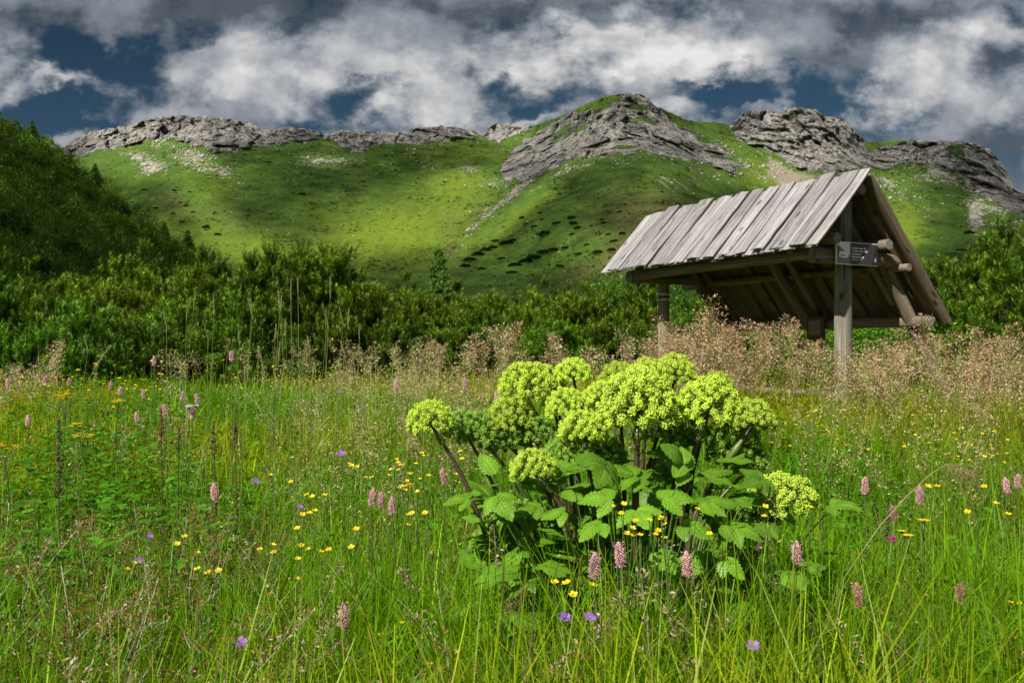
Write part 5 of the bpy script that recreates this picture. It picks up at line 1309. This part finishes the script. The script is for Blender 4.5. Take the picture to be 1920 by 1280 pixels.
for i in range(26): buttercup(rb.gauss(1790, 70), rb.uniform(808, 870), rb.uniform(3.6, 5.0), 'small yellow buttercup in the far right meadow below the shelter', 'far right buttercups', .95, i)
for i in range(20): buttercup(rb.gauss(1560, 50), rb.uniform(750, 850), rb.uniform(4.0, 6.0), 'small yellow buttercup in the tall grass before the near shelter post', 'buttercups before the shelter post', .95, i)
for i in range(22): buttercup(rb.uniform(360, 640), rb.gauss(705, 14), rb.uniform(5.5, 8.0), 'tiny yellow buttercup speck below the tall pines', 'far buttercups below the tall pines', 1.0, i)

# violet cranesbills
VM = [petals_mesh('blossom', 5, .0135, .28, 1.05, (.28, .11, .48), tl, .002, (.6, .5, .6), .06) for tl in ((0, -.8, 1), (.3, -.5, 1))]
for m_ in VM: m_.materials.append(M_PETAL)
VL = ['violet cranesbill in mid meadow above the buttercups', 'violet cranesbill left of the upper buttercup group', 'large violet cranesbill near the bottom left grass', 'violet cranesbill among rusty heads at the left', 'left one of two violet cranesbills in front of the angelica', 'right one of two violet cranesbills in front of the angelica', 'pale violet flower in the far tan grass', 'small violet flower beside a buttercup in the rusty heads', 'dark violet flower at the bottom right of centre', 'dull violet flower left of the buttercup trio', 'small violet flower near the brown seed spikes']
for i, (px, py, d) in enumerate(VIO):
    e, t_ = flower_root('cranesbill', px, py, d, VL[i], 'violet flower', 'violet cranesbills', .04)
    o = obj('blossom', VM[i % 2], None, e, t_); o.scale = ((.62,) * 3) if i in (3, 6, 7, 9, 10) else (.92,) * 3
    acc = Acc(); stem_mesh(acc, t_, (0, 0, 0), .0015, .001, GREEN, .03, 3, 6); obj('stem', acc.mesh('stem'), M_STEM, e)
# magenta clover
e, t_ = flower_root('clover', 1674, 1010, 2.35, 'magenta clover head beside yellow flowers in the right meadow', 'clover', None, .03)
acc = Acc()
for k in range(70):
    q = rng.normal(size=3); q /= np.linalg.norm(q); q[2] = q[2] * .9; acc.add(octv * np.array([.4, .4, 1.0]) * .0035 + q * .009 + t_, octf, np.array([.55, .06, .28]) * random.uniform(.7, 1.3))
obj('flower_head', acc.mesh('flower_head'), M_PETAL, e); acc = Acc(); stem_mesh(acc, t_, (0, 0, 0), .0018, .0012, GREEN); obj('stem', acc.mesh('stem'), M_STEM, e)

# yellow composite clusters
YLB = ['largest flat yellow flower cluster in the left meadow', 'small yellow cluster touching the left side of the largest one', 'yellow flower cluster at the left edge', 'yellow flower cluster beside the tall dark seed spike', 'small yellow cluster just above the one beside the dark spike', 'small yellow cluster left of the brown dock spikes', 'yellow hawkbit head next to the magenta clover', 'yellow hawkbit head on a tall stem above the magenta clover', 'half closed yellow hawkbit bud beside the magenta clover']
for i, (px, py, d, r_) in enumerate(YEL):
    e, t_ = flower_root('yellow_composite', px, py, d, YLB[i], 'yellow flower', 'yellow composite flowers', .03); acc = Acc(); st = Acc()
    fork = t_ - np.array([0, 0, r_ * 1.5]); stem_mesh(st, fork, (0, 0, 0), .003, .002, GREEN)
    nh = 13 if i < 6 else 1
    for k in range(nh):
        a = random.uniform(0, 6.28); q = math.sqrt(random.random()) * r_ * .6 if nh > 1 else 0
        c = t_ + np.array([math.cos(a) * q, math.sin(a) * q, random.uniform(-.1, .12) * r_ - q * .3])
        if nh > 1: stem_mesh(st, c, fork, .0012, .0008, GREEN, .004, 3, 4)
        pr_ = (.013 if nh > 1 else r_ * .55); pm = 12 if nh > 1 else 18
        for j in range(pm):
            b = j / pm * 6.283 + random.uniform(-.1, .1); o_ = np.array([math.cos(b), math.sin(b), .25]); t2 = np.array([-math.sin(b), math.cos(b), 0])
            acc.add([c, c + o_ * pr_ * .6 + t2 * pr_ * .16, c + o_ * pr_ * random.uniform(.85, 1.1), c + o_ * pr_ * .6 - t2 * pr_ * .16], [(0, 1, 2, 3)], np.array([.85, .66, .012]) * random.uniform(.8, 1.15))
        acc.add(octv * pr_ * .3 + c + np.array([0, 0, pr_ * .1]), octf, (.55, .33, .01))
    if nh == 1: stem_mesh(st, t_, fork, .002, .003, (.04, .06, .02))
    obj('flower_head', acc.mesh('flower_head'), M_PETAL, e); obj('stem', st.mesh('stem'), M_STEM, e)
    if i < 6:
        la = Acc()
        for k in range(14):
            z = random.uniform(.15, .9) * fork[2]; a = random.uniform(0, 6.28); o_ = np.array([math.cos(a), math.sin(a), random.uniform(-.2, .4)]); t2 = np.array([-math.sin(a), math.cos(a), 0]); c = np.array([fork[0] * z / fork[2], fork[1] * z / fork[2], z]); l = random.uniform(.06, .12)
            la.add([c, c + o_ * l * .4 + t2 * l * .13, c + o_ * l, c + o_ * l * .4 - t2 * l * .13], [(0, 1, 2, 3)], np.array([.04, .13, .018]) * random.uniform(.7, 1.3))
        obj('leaf', la.mesh('leaf'), M_HERB, e)
# white umbel
e, t_ = flower_root('white_umbel', 362, 758, 4.0, 'flat white flower umbel in the left meadow below pink bistorts', 'white flower', None, .03); acc = Acc(); st = Acc(); fork = t_ - np.array([0, 0, .06]); stem_mesh(st, fork, (0, 0, 0), .003, .002, GREEN)
for k in range(16):
    a = random.uniform(0, 6.28); q = math.sqrt(random.random()) * .042; c = t_ + np.array([math.cos(a) * q, math.sin(a) * q, -q * .2]); stem_mesh(st, c, fork, .001, .0008, GREEN, .003, 3, 4)
    for j in range(6): acc.add(octv * .0035 + c + rng.normal(0, .004, 3) * np.array([1, 1, .4]), octf, (.62, .64, .54))
obj('flower_head', acc.mesh('flower_head'), M_PETAL, e); obj('stem', st.mesh('stem'), M_STEM, e)

# timothy grasses: tall stems with narrow cat-tail heads against the pines
for i, (px, py, d) in enumerate(TIM):
    left = px < 440
    e, t_ = flower_root('timothy_grass', px, py, d, 'tall grass stem with narrow seed head, left of the group before the tallest pine clump' if left else 'tall grass stem with narrow seed head, in the group before the tallest pine clump', 'grass stem', 'seed stems left of the pine clump' if left else 'seed stems before the pine clump', .12)
    acc = Acc(); hl = random.uniform(.055, .085); ax = np.array([random.uniform(-.3, .1), 0, 1.0]); ax /= np.linalg.norm(ax)
    for k in range(46):
        f = k / 45; c = t_ - ax * hl * (1 - f); r_ = .0032 * math.sin(min(1, f + .08) * math.pi * .95) ** .5; a = k * 2.4
        acc.add(octv * np.array([.7, .7, 1.5]) * .0019 + c + np.array([math.cos(a), math.sin(a), .3]) * r_ * .7, octf, np.array([.36, .38, .17]) * random.uniform(.7, 1.3))
    obj('seed_head', acc.mesh('seed_head'), M_DRY, e)
    acc = Acc(); stem_mesh(acc, t_ - ax * hl * .9, (0, 0, 0), .0016, .0009, (.13, .19, .035), .03, 3, 8); obj('stem', acc.mesh('stem'), M_STEM, e)
# dark seed spikes
DL = ['tall dark brown seed spike in the left meadow', 'dark brown seed spike in mid meadow', 'short dark seed spike among pink bistorts', 'slender dark seed spike right of the mid meadow one', 'reddish brown dock spike in the left meadow', 'thin dark bud spike near the magenta clover']
for i, (px, py, d, L) in enumerate(DOCK):
    e, t_ = flower_root('seed_spike', px, py, d, DL[i], 'seed spike', 'brown seed spikes', .02); acc = Acc()
    cl_ = (.20, .075, .03) if i == 4 else (.11, .085, .045)
    for k in range(int(L * 700)):
        f = random.random(); a = random.uniform(0, 6.28); r_ = (.006 + .020 * (1 - f)) * random.uniform(.2, 1) * (L / .3) ** .5
        acc.add(octv * .0045 * random.uniform(.6, 1.2) + np.array([t_[0] * (1 - (1 - f) * L / t_[2]) + math.cos(a) * r_, t_[1] * (1 - (1 - f) * L / t_[2]) + math.sin(a) * r_, t_[2] - L * (1 - f)]), octf, np.array(cl_) * random.uniform(.6, 1.5))
    obj('seed_head', acc.mesh('seed_head'), M_DRY, e); acc = Acc(); stem_mesh(acc, t_, (0, 0, 0), .004, .0015, (.06, .07, .02), .005); obj('stem', acc.mesh('stem'), M_STEM, e)
# bowed dry stalk
e = empty('dry_stalk', (at(1575, 1080, 2.0)[0], 2.0, 0), 0, 'long bowed straw-coloured grass stalk with drooping head, right of the angelica', 'dry grass stalk')
org = np.array(e.location); pts = np.array([at(x, y, d) for x, y, d in ((1566, 1180, 1.98), (1583, 1083, 2.0), (1650, 985, 2.05), (1700, 930, 2.1), (1745, 888, 2.13), (1775, 870, 2.15), (1800, 873, 2.15), (1822, 886, 2.15))]) - org
acc = Acc(); branch_tubes(acc, [(pts, .0017, .0009)], (.42, .36, .17), 4); obj('stem', acc.mesh('stem', True), M_DRY, e)
acc = Acc()
for k in range(170):
    f = random.random(); b = pts[5] + (pts[7] - pts[5]) * f; c = b + np.array([random.uniform(-.01, .03), random.uniform(-.02, .02), -abs(random.gauss(0, .022))]); acc.add(octv * np.array([.6, .6, 1.6]) * .0022 + c, octf, np.array([.26, .16, .11]) * random.uniform(.7, 1.4))
    if k % 4 == 0: acc.add([b - np.array([.0005, 0, 0]), b + np.array([.0005, 0, 0]), c], [(0, 1, 2)], (.3, .24, .12))
obj('seed_head', acc.mesh('seed_head'), M_DRY, e)
# ------------------------------------------------------------------ the big angelica in the foreground
AD = 2.4
# leaf material with side veins
m, t = new_mat('angelica_leaf_veined'); M_ALEAF = m
g = t.n('ShaderNodeSeparateXYZ', Vector=t.attr('gc', 'Vector'))
ph_ = t.math('MULTIPLY', t.math('SUBTRACT', g.outputs[0], t.math('MULTIPLY', g.outputs[1], 0.22)), 7.0)
fr = t.math('ABSOLUTE', t.math('SUBTRACT', t.math('FRACT', ph_), 0.5))
vein = t.math('SUBTRACT', 1.0, t.ramp(fr, 0.02, 0.11)); midr = t.math('SUBTRACT', 1.0, t.ramp(g.outputs[1], 0.0, 0.07)); vein = t.math('MAXIMUM', t.math('MULTIPLY', vein, .6), midr)
geo = t.n('ShaderNodeNewGeometry'); nz = t.noise(geo.outputs['Position'], 45, 4, .6)
c = t.vmath('SCALE', t.attr('Col'), t.math('ADD', .62, t.math('MULTIPLY', nz, .76)))
c = t.mix(t.math('MULTIPLY', vein, .45), c, (.20, .34, .07))
bmp = t.bump(t.math('SUBTRACT', nz, t.math('MULTIPLY', vein, 1.2)), .7, .004)
d_ = t.n('ShaderNodeBsdfDiffuse', Color=c, Normal=bmp); tr = t.n('ShaderNodeBsdfTranslucent', Color=t.vmath('MULTIPLY', c, (1.25, 1.25, .3)), Normal=bmp)
mx = t.n('ShaderNodeMixShader', i0=.42, i1=d_, i2=tr); gl = t.n('ShaderNodeBsdfGlossy', Roughness=.4, Normal=bmp)
t.L.new(t.n('ShaderNodeMixShader', i0=.025, i1=mx, i2=gl).outputs[0], t.out.inputs[0])
root = at(1185, 1080, AD); root[2] = gz1(root[0], AD)
ang = empty('angelica', root, 0, 'large angelica with yellow-green flower umbels, dark purple stems and broad leaves in the foreground', 'angelica plant')


def umbel_mesh(seed, flat=0.0, rays=44, fl=46, tint=(1, 1, 1), fs=.022):
    """unit umbel: radius 1, stem tip at origin, rays fan up and out, each with a ball of florets"""
    r2 = np.random.default_rng(seed); acc = Acc(); paths = []
    g = 2.39996; VV, CC = [], []
    q0_ = np.array([(0, 0, 1), (.9, 0, .4), (.28, .86, .4), (-.73, .53, .4), (-.73, -.53, .4), (.28, -.86, .4), (.73, .53, -.4), (-.28, .86, -.4), (-.9, 0, -.4), (-.28, -.86, -.4), (.73, -.53, -.4), (0, 0, -1)], float)
    qf_ = np.array([(0, 1, 2), (0, 2, 3), (0, 3, 4), (0, 4, 5), (0, 5, 1), (1, 6, 2), (2, 7, 3), (3, 8, 4), (4, 9, 5), (5, 10, 1), (2, 6, 7), (3, 7, 8), (4, 8, 9), (5, 9, 10), (1, 10, 6), (11, 7, 6), (11, 8, 7), (11, 9, 8), (11, 10, 9), (11, 6, 10)])
    for k in range(rays):
        f = (k + .5) / rays; cz = 1 - f * (1.28 - .25 * flat); th = k * g + r2.normal(0, .12); sx = math.sqrt(max(0, 1 - cz * cz))
        dv = np.array([sx * math.cos(th), sx * math.sin(th), cz * (1 - .45 * flat)]); L = .82 * r2.uniform(.88, 1.08)
        c = dv * L + np.array([0, 0, .12 * (1 - sx)]); mid = dv * L * .5 + np.array([0, 0, .06])
        paths.append(([np.zeros(3), mid, c * .97], .022, .012))
        R_ = .135 * r2.uniform(.82, 1.12) * (1 - .18 * f)
        q = r2.normal(size=(fl, 3)); q /= np.linalg.norm(q, axis=1, keepdims=True); q = q[q @ dv > -.7]
        P = c + q * R_ * r2.uniform(.8, 1.06, (len(q), 1))
        sz = fs * r2.uniform(.7, 1.25, len(q))
        VV.append((octv[None] * sz[:, None, None] * np.array([1, 1, 1.3]) + P[:, None]).reshape(-1, 3))
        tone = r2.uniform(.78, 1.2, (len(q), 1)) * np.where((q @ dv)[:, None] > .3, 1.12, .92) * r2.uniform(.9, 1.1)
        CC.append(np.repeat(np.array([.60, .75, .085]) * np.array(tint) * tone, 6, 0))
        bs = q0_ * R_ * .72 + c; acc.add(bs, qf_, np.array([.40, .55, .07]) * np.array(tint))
        for j in range(0, len(q), 3): acc.add([c - q[j][[1, 0, 2]] * .006, c + q[j][[1, 0, 2]] * .006, P[j]], [(0, 1, 2)], np.array([.33, .45, .07]))
    V_ = np.concatenate(VV); n = len(V_) // 6
    acc.add(V_, (octf[None] + (np.arange(n) * 6)[:, None, None]).reshape(-1, 3), np.clip(np.concatenate(CC), 0, 1))
    branch_tubes(acc, paths, (.26, .38, .06), 4)
    me = acc.mesh('umbel'); me.materials.append(M_UMBEL); return me


UM = [umbel_mesh(s, f, r_, fl) for s, f, r_, fl in ((1, 0, 92, 64), (2, .1, 84, 60), (3, .25, 78, 60), (4, .6, 74, 60))]
UMG = umbel_mesh(5, .1, 72, 54, (.55, .72, .8)); UMG.name = 'umbel'  # darker green copy: shade on the lower umbels put into its tint
UPOS = [  # pixel x, y, radius px, depth, variant, node where its stem leaves the plant (pixel x, y)
    (1197, 742, 72, 2.34, 0, (1192, 918)), (1266, 690, 40, 2.52, 1, (1215, 880)), (985, 712, 50, 2.52, 1, (1060, 905)), (1075, 690, 33, 2.56, 2, (1105, 880)), (808, 775, 42, 2.40, 2, (873, 905)), (1062, 752, 38, 2.44, 1, (1085, 900)), (1125, 742, 36, 2.50, 0, (1130, 880)),
    (1092, 795, 44, 2.36, 2, (1110, 920)), (1000, 866, 43, 2.26, 2, (1060, 960)), (1326, 748, 58, 2.40, 0, (1285, 905)), (1342, 715, 32, 2.55, 2, (1300, 880)), (1412, 775, 42, 2.36, 1, (1300, 965)), (1466, 912, 62, 2.36, 3, (1425, 1020)), (1215, 704, 44, 2.55, 0, (1205, 880)),
    (962, 762, 42, 2.50, 1, (1040, 910)), (1040, 722, 30, 2.58, 2, (1070, 890)), (1160, 705, 40, 2.58, 1, (1170, 880)), (1022, 700, 30, 2.60, 2, (1070, 880))]
UPOSG = [(905, 800, 46, 2.52, 0, (985, 930)), (1378, 822, 50, 2.44, 0, (1310, 960)), (1065, 838, 42, 2.42, 0, (1100, 950)), (955, 815, 40, 2.56, 0, (1030, 930)), (1245, 800, 40, 2.50, 0, (1215, 900)), (925, 1010, 45, 2.45, 0, (1000, 1050)), (1420, 950, 40, 2.5, 0, (1380, 1020)), (1130, 830, 40, 2.46, 0, (1130, 930)), (1290, 800, 44, 2.5, 0, (1260, 920)), (1405, 860, 38, 2.42, 0, (1320, 970)), (870, 790, 36, 2.5, 0, (930, 920)), (1000, 800, 42, 2.5, 0, (1050, 920)), (960, 955, 40, 2.4, 0, (1010, 1030))]
PUR = (.055, .030, .022)
for lst, gm in ((UPOS, None), (UPOSG, UMG)):
    for (px, py, rp, d, v, nd) in lst:
        c = at(px, py, d) - root; r_ = rp / F * d * 1.16; tip_ = c - np.array([0, 0, r_ * .42]); node = at(nd[0], nd[1], d + (.0 if d < 2.45 else .02)) - root
        base = np.array([node[0] * .35, node[1] * .4, .02]); big = rp > 50
        acc = Acc(); ts = np.linspace(0, 1, 9)[:, None]; ctl = node + (node - base) * .15
        P1 = base + (node - base) * np.linspace(0, 1, 5)[:, None]; P2 = (1 - ts) ** 2 * node + 2 * ts * (1 - ts) * (node + (tip_ - node) * .45 + np.array([0, 0, .01])) + ts ** 2 * tip_
        r0 = .0085 if big else .0055
        branch_tubes(acc, [(np.concatenate([P1[:-1], P2]), r0 * 1.25, r0 * .62)], PUR if gm is None else (.06, .07, .02), 8)
        s_ = obj('stem', acc.mesh('stem', True), M_ASTEM, ang)
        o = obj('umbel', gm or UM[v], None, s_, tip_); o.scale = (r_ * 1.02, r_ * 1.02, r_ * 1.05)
        lean_ = np.array([tip_[0] - node[0], tip_[1] - node[1]]); o.rotation_euler = (float(-np.clip(lean_[1] * 2, -.5, .5)) - .1, float(np.clip(lean_[0] * 2.2, -.6, .6)), random.uniform(0, 6.28))
        if rp > 40 and gm is None:   # swollen sheath where the stem leaves its leaf
            sh_ = Acc(); q0 = P2[5]; q1 = P2[7]; ts = np.linspace(0, 1, 7); dq = q1 - q0
            for k in range(1): branch_tubes(sh_, [(q0 + dq * ts[:, None], 1, 1)], (.09, .12, .025), 8)
            Vv = sh_.V[0].reshape(7, 8, 3); cc = Vv.mean(1, keepdims=True); prof = np.array([.5, 1.0, 1.35, 1.3, 1.0, .7, .35]) * r0 * 1.25
            sh_.V[0] = (cc + (Vv - cc) / (np.linalg.norm(Vv - cc, axis=2, keepdims=True) + 1e-9) * prof[:, None, None]).reshape(-1, 3)
            obj('sheath', sh_.mesh('sheath', True), M_ASTEM, s_)


def leaflet(acc, base, direc, normal, L, W, col, droop=.25, fold=.18, n=15):
    """toothed oval leaflet with a folded midrib and a drooping tip"""
    d = np.array(direc, float); d /= np.linalg.norm(d); nn_ = np.array(normal, float); nn_ -= d * (nn_ @ d); nn_ /= np.linalg.norm(nn_); s = np.cross(d, nn_)
    V_, C_, G_ = [], [], []; seed = random.uniform(0, 50)
    for i in range(n + 1):
        t_ = i / n; w_ = W * .5 * math.sin(math.pi * min(1, t_ ** .75 * .98 + .02)) ** .8 + .001
        tooth = 1 + (.17 if i % 2 else -.08) * (0 if i in (0, n) else 1)
        mid = d * L * t_ - nn_ * L * droop * t_ ** 2; wave = math.sin(t_ * 8 + seed) * .03 * L
        for j, f in enumerate((-1, -.5, 0, .5, 1)):
            tw = w_ * f * (tooth if abs(f) == 1 else 1)
            V_.append(np.array(base) + mid + s * tw + nn_ * (abs(f) * w_ * fold * 2 + wave * abs(f) + (0.012 * L * (1 if i % 2 else -1) * (1 if abs(f) == .5 else 0)) - abs(f) ** 2 * w_ * .35) + d * (abs(f) * L * .02))
            C_.append(np.array(col) * (1.35 if j == 2 else 1.05 if i % 2 else .96)); G_.append((t_, abs(f), seed))
    idx = np.arange((n + 1) * 5).reshape(n + 1, 5)
    acc.add(V_, np.stack([idx[:-1, :-1], idx[:-1, 1:], idx[1:, 1:], idx[1:, :-1]], -1).reshape(-1, 4), np.clip(C_, 0, 1), np.array(G_))


def leaf(px, py, d, az, up, size, ng, label=None, lite=1.0, nrm=None):
    """compound leaf whose middle shows at the pixel; az = compass the leaf points to (0 = right, 90 = away)"""
    size *= .70; c = at(px, py, d) - root; dv = np.array([math.cos(R(az)), math.sin(R(az)), up]); dv /= np.linalg.norm(dv)
    nr = np.array(nrm if nrm is not None else (-.25, -.45, 1.0), float); acc = Acc()
    side = np.cross(dv, nr); side /= np.linalg.norm(side); b = c - dv * size * .5
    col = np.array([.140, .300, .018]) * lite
    leaflet(acc, b + dv * size * .42, dv, nr, size * .72, size * .46, col * random.uniform(.9, 1.1), .3)
    prs = [(.36, 1), (.36, -1)] + ([(.12, 1), (.12, -1)] if ng > 3 else [])
    for f, sg_ in prs[:ng - 1]:
        leaflet(acc, b + dv * size * f, dv * .55 + side * sg_ * 1.0, nr + np.array([0, 0, .2]), size * random.uniform(.48, .62), size * .34, col * random.uniform(.85, 1.12), .3)
    acc2 = Acc(); rb_ = np.array([c[0] * .35, c[1] * .3, max(c[2] * .35, .03)]); ts = np.linspace(0, 1, 7)[:, None]; e_ = b + dv * size * .44
    path = (1 - ts) ** 2 * rb_ + 2 * ts * (1 - ts) * (rb_ * .5 + e_ * .5 + np.array([0, 0, .04])) + ts ** 2 * e_
    branch_tubes(acc, [(path, .0035, .0016)], (.07, .12, .02), 5)
    o = obj('leaf', acc.mesh('leaf', True), M_ALEAF, ang)
    if label: o['label'] = label
    return o


rl = random.Random(8)
# the leaves one can pick out in the photograph
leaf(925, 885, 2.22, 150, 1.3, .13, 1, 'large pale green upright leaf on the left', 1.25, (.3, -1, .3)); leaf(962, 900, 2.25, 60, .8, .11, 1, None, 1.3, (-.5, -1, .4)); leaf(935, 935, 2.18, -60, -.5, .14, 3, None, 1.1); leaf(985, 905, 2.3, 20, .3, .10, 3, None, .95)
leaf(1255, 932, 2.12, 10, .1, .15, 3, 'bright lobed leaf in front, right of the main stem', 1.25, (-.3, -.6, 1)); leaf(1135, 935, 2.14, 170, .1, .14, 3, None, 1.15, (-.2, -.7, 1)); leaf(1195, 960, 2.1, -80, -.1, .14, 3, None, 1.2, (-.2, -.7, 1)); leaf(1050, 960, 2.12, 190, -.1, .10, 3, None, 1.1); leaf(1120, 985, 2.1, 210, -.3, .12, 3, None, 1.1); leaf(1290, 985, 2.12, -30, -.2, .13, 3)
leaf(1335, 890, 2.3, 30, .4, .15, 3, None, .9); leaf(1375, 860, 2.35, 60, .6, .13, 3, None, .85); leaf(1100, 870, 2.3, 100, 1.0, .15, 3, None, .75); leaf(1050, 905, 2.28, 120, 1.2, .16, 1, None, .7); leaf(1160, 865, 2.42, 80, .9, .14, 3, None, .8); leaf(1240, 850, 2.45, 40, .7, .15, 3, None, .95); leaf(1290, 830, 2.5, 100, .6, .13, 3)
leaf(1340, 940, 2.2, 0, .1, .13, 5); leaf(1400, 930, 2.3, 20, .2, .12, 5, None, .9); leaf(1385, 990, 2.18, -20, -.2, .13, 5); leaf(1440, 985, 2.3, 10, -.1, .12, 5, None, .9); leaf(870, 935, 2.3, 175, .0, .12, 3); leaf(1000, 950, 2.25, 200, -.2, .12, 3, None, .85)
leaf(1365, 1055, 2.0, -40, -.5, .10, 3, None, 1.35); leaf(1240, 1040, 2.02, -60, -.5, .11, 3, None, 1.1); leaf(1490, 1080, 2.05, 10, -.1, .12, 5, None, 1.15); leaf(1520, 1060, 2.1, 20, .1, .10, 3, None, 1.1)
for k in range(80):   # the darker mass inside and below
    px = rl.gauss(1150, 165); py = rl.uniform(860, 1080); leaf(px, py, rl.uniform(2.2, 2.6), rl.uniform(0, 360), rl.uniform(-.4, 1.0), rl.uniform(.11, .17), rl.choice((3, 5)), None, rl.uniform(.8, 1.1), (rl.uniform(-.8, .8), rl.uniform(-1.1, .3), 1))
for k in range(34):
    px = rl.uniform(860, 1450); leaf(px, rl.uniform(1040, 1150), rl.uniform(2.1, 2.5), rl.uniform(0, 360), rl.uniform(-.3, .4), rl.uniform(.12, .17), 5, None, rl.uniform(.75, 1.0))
bpy.context.view_layer.update()
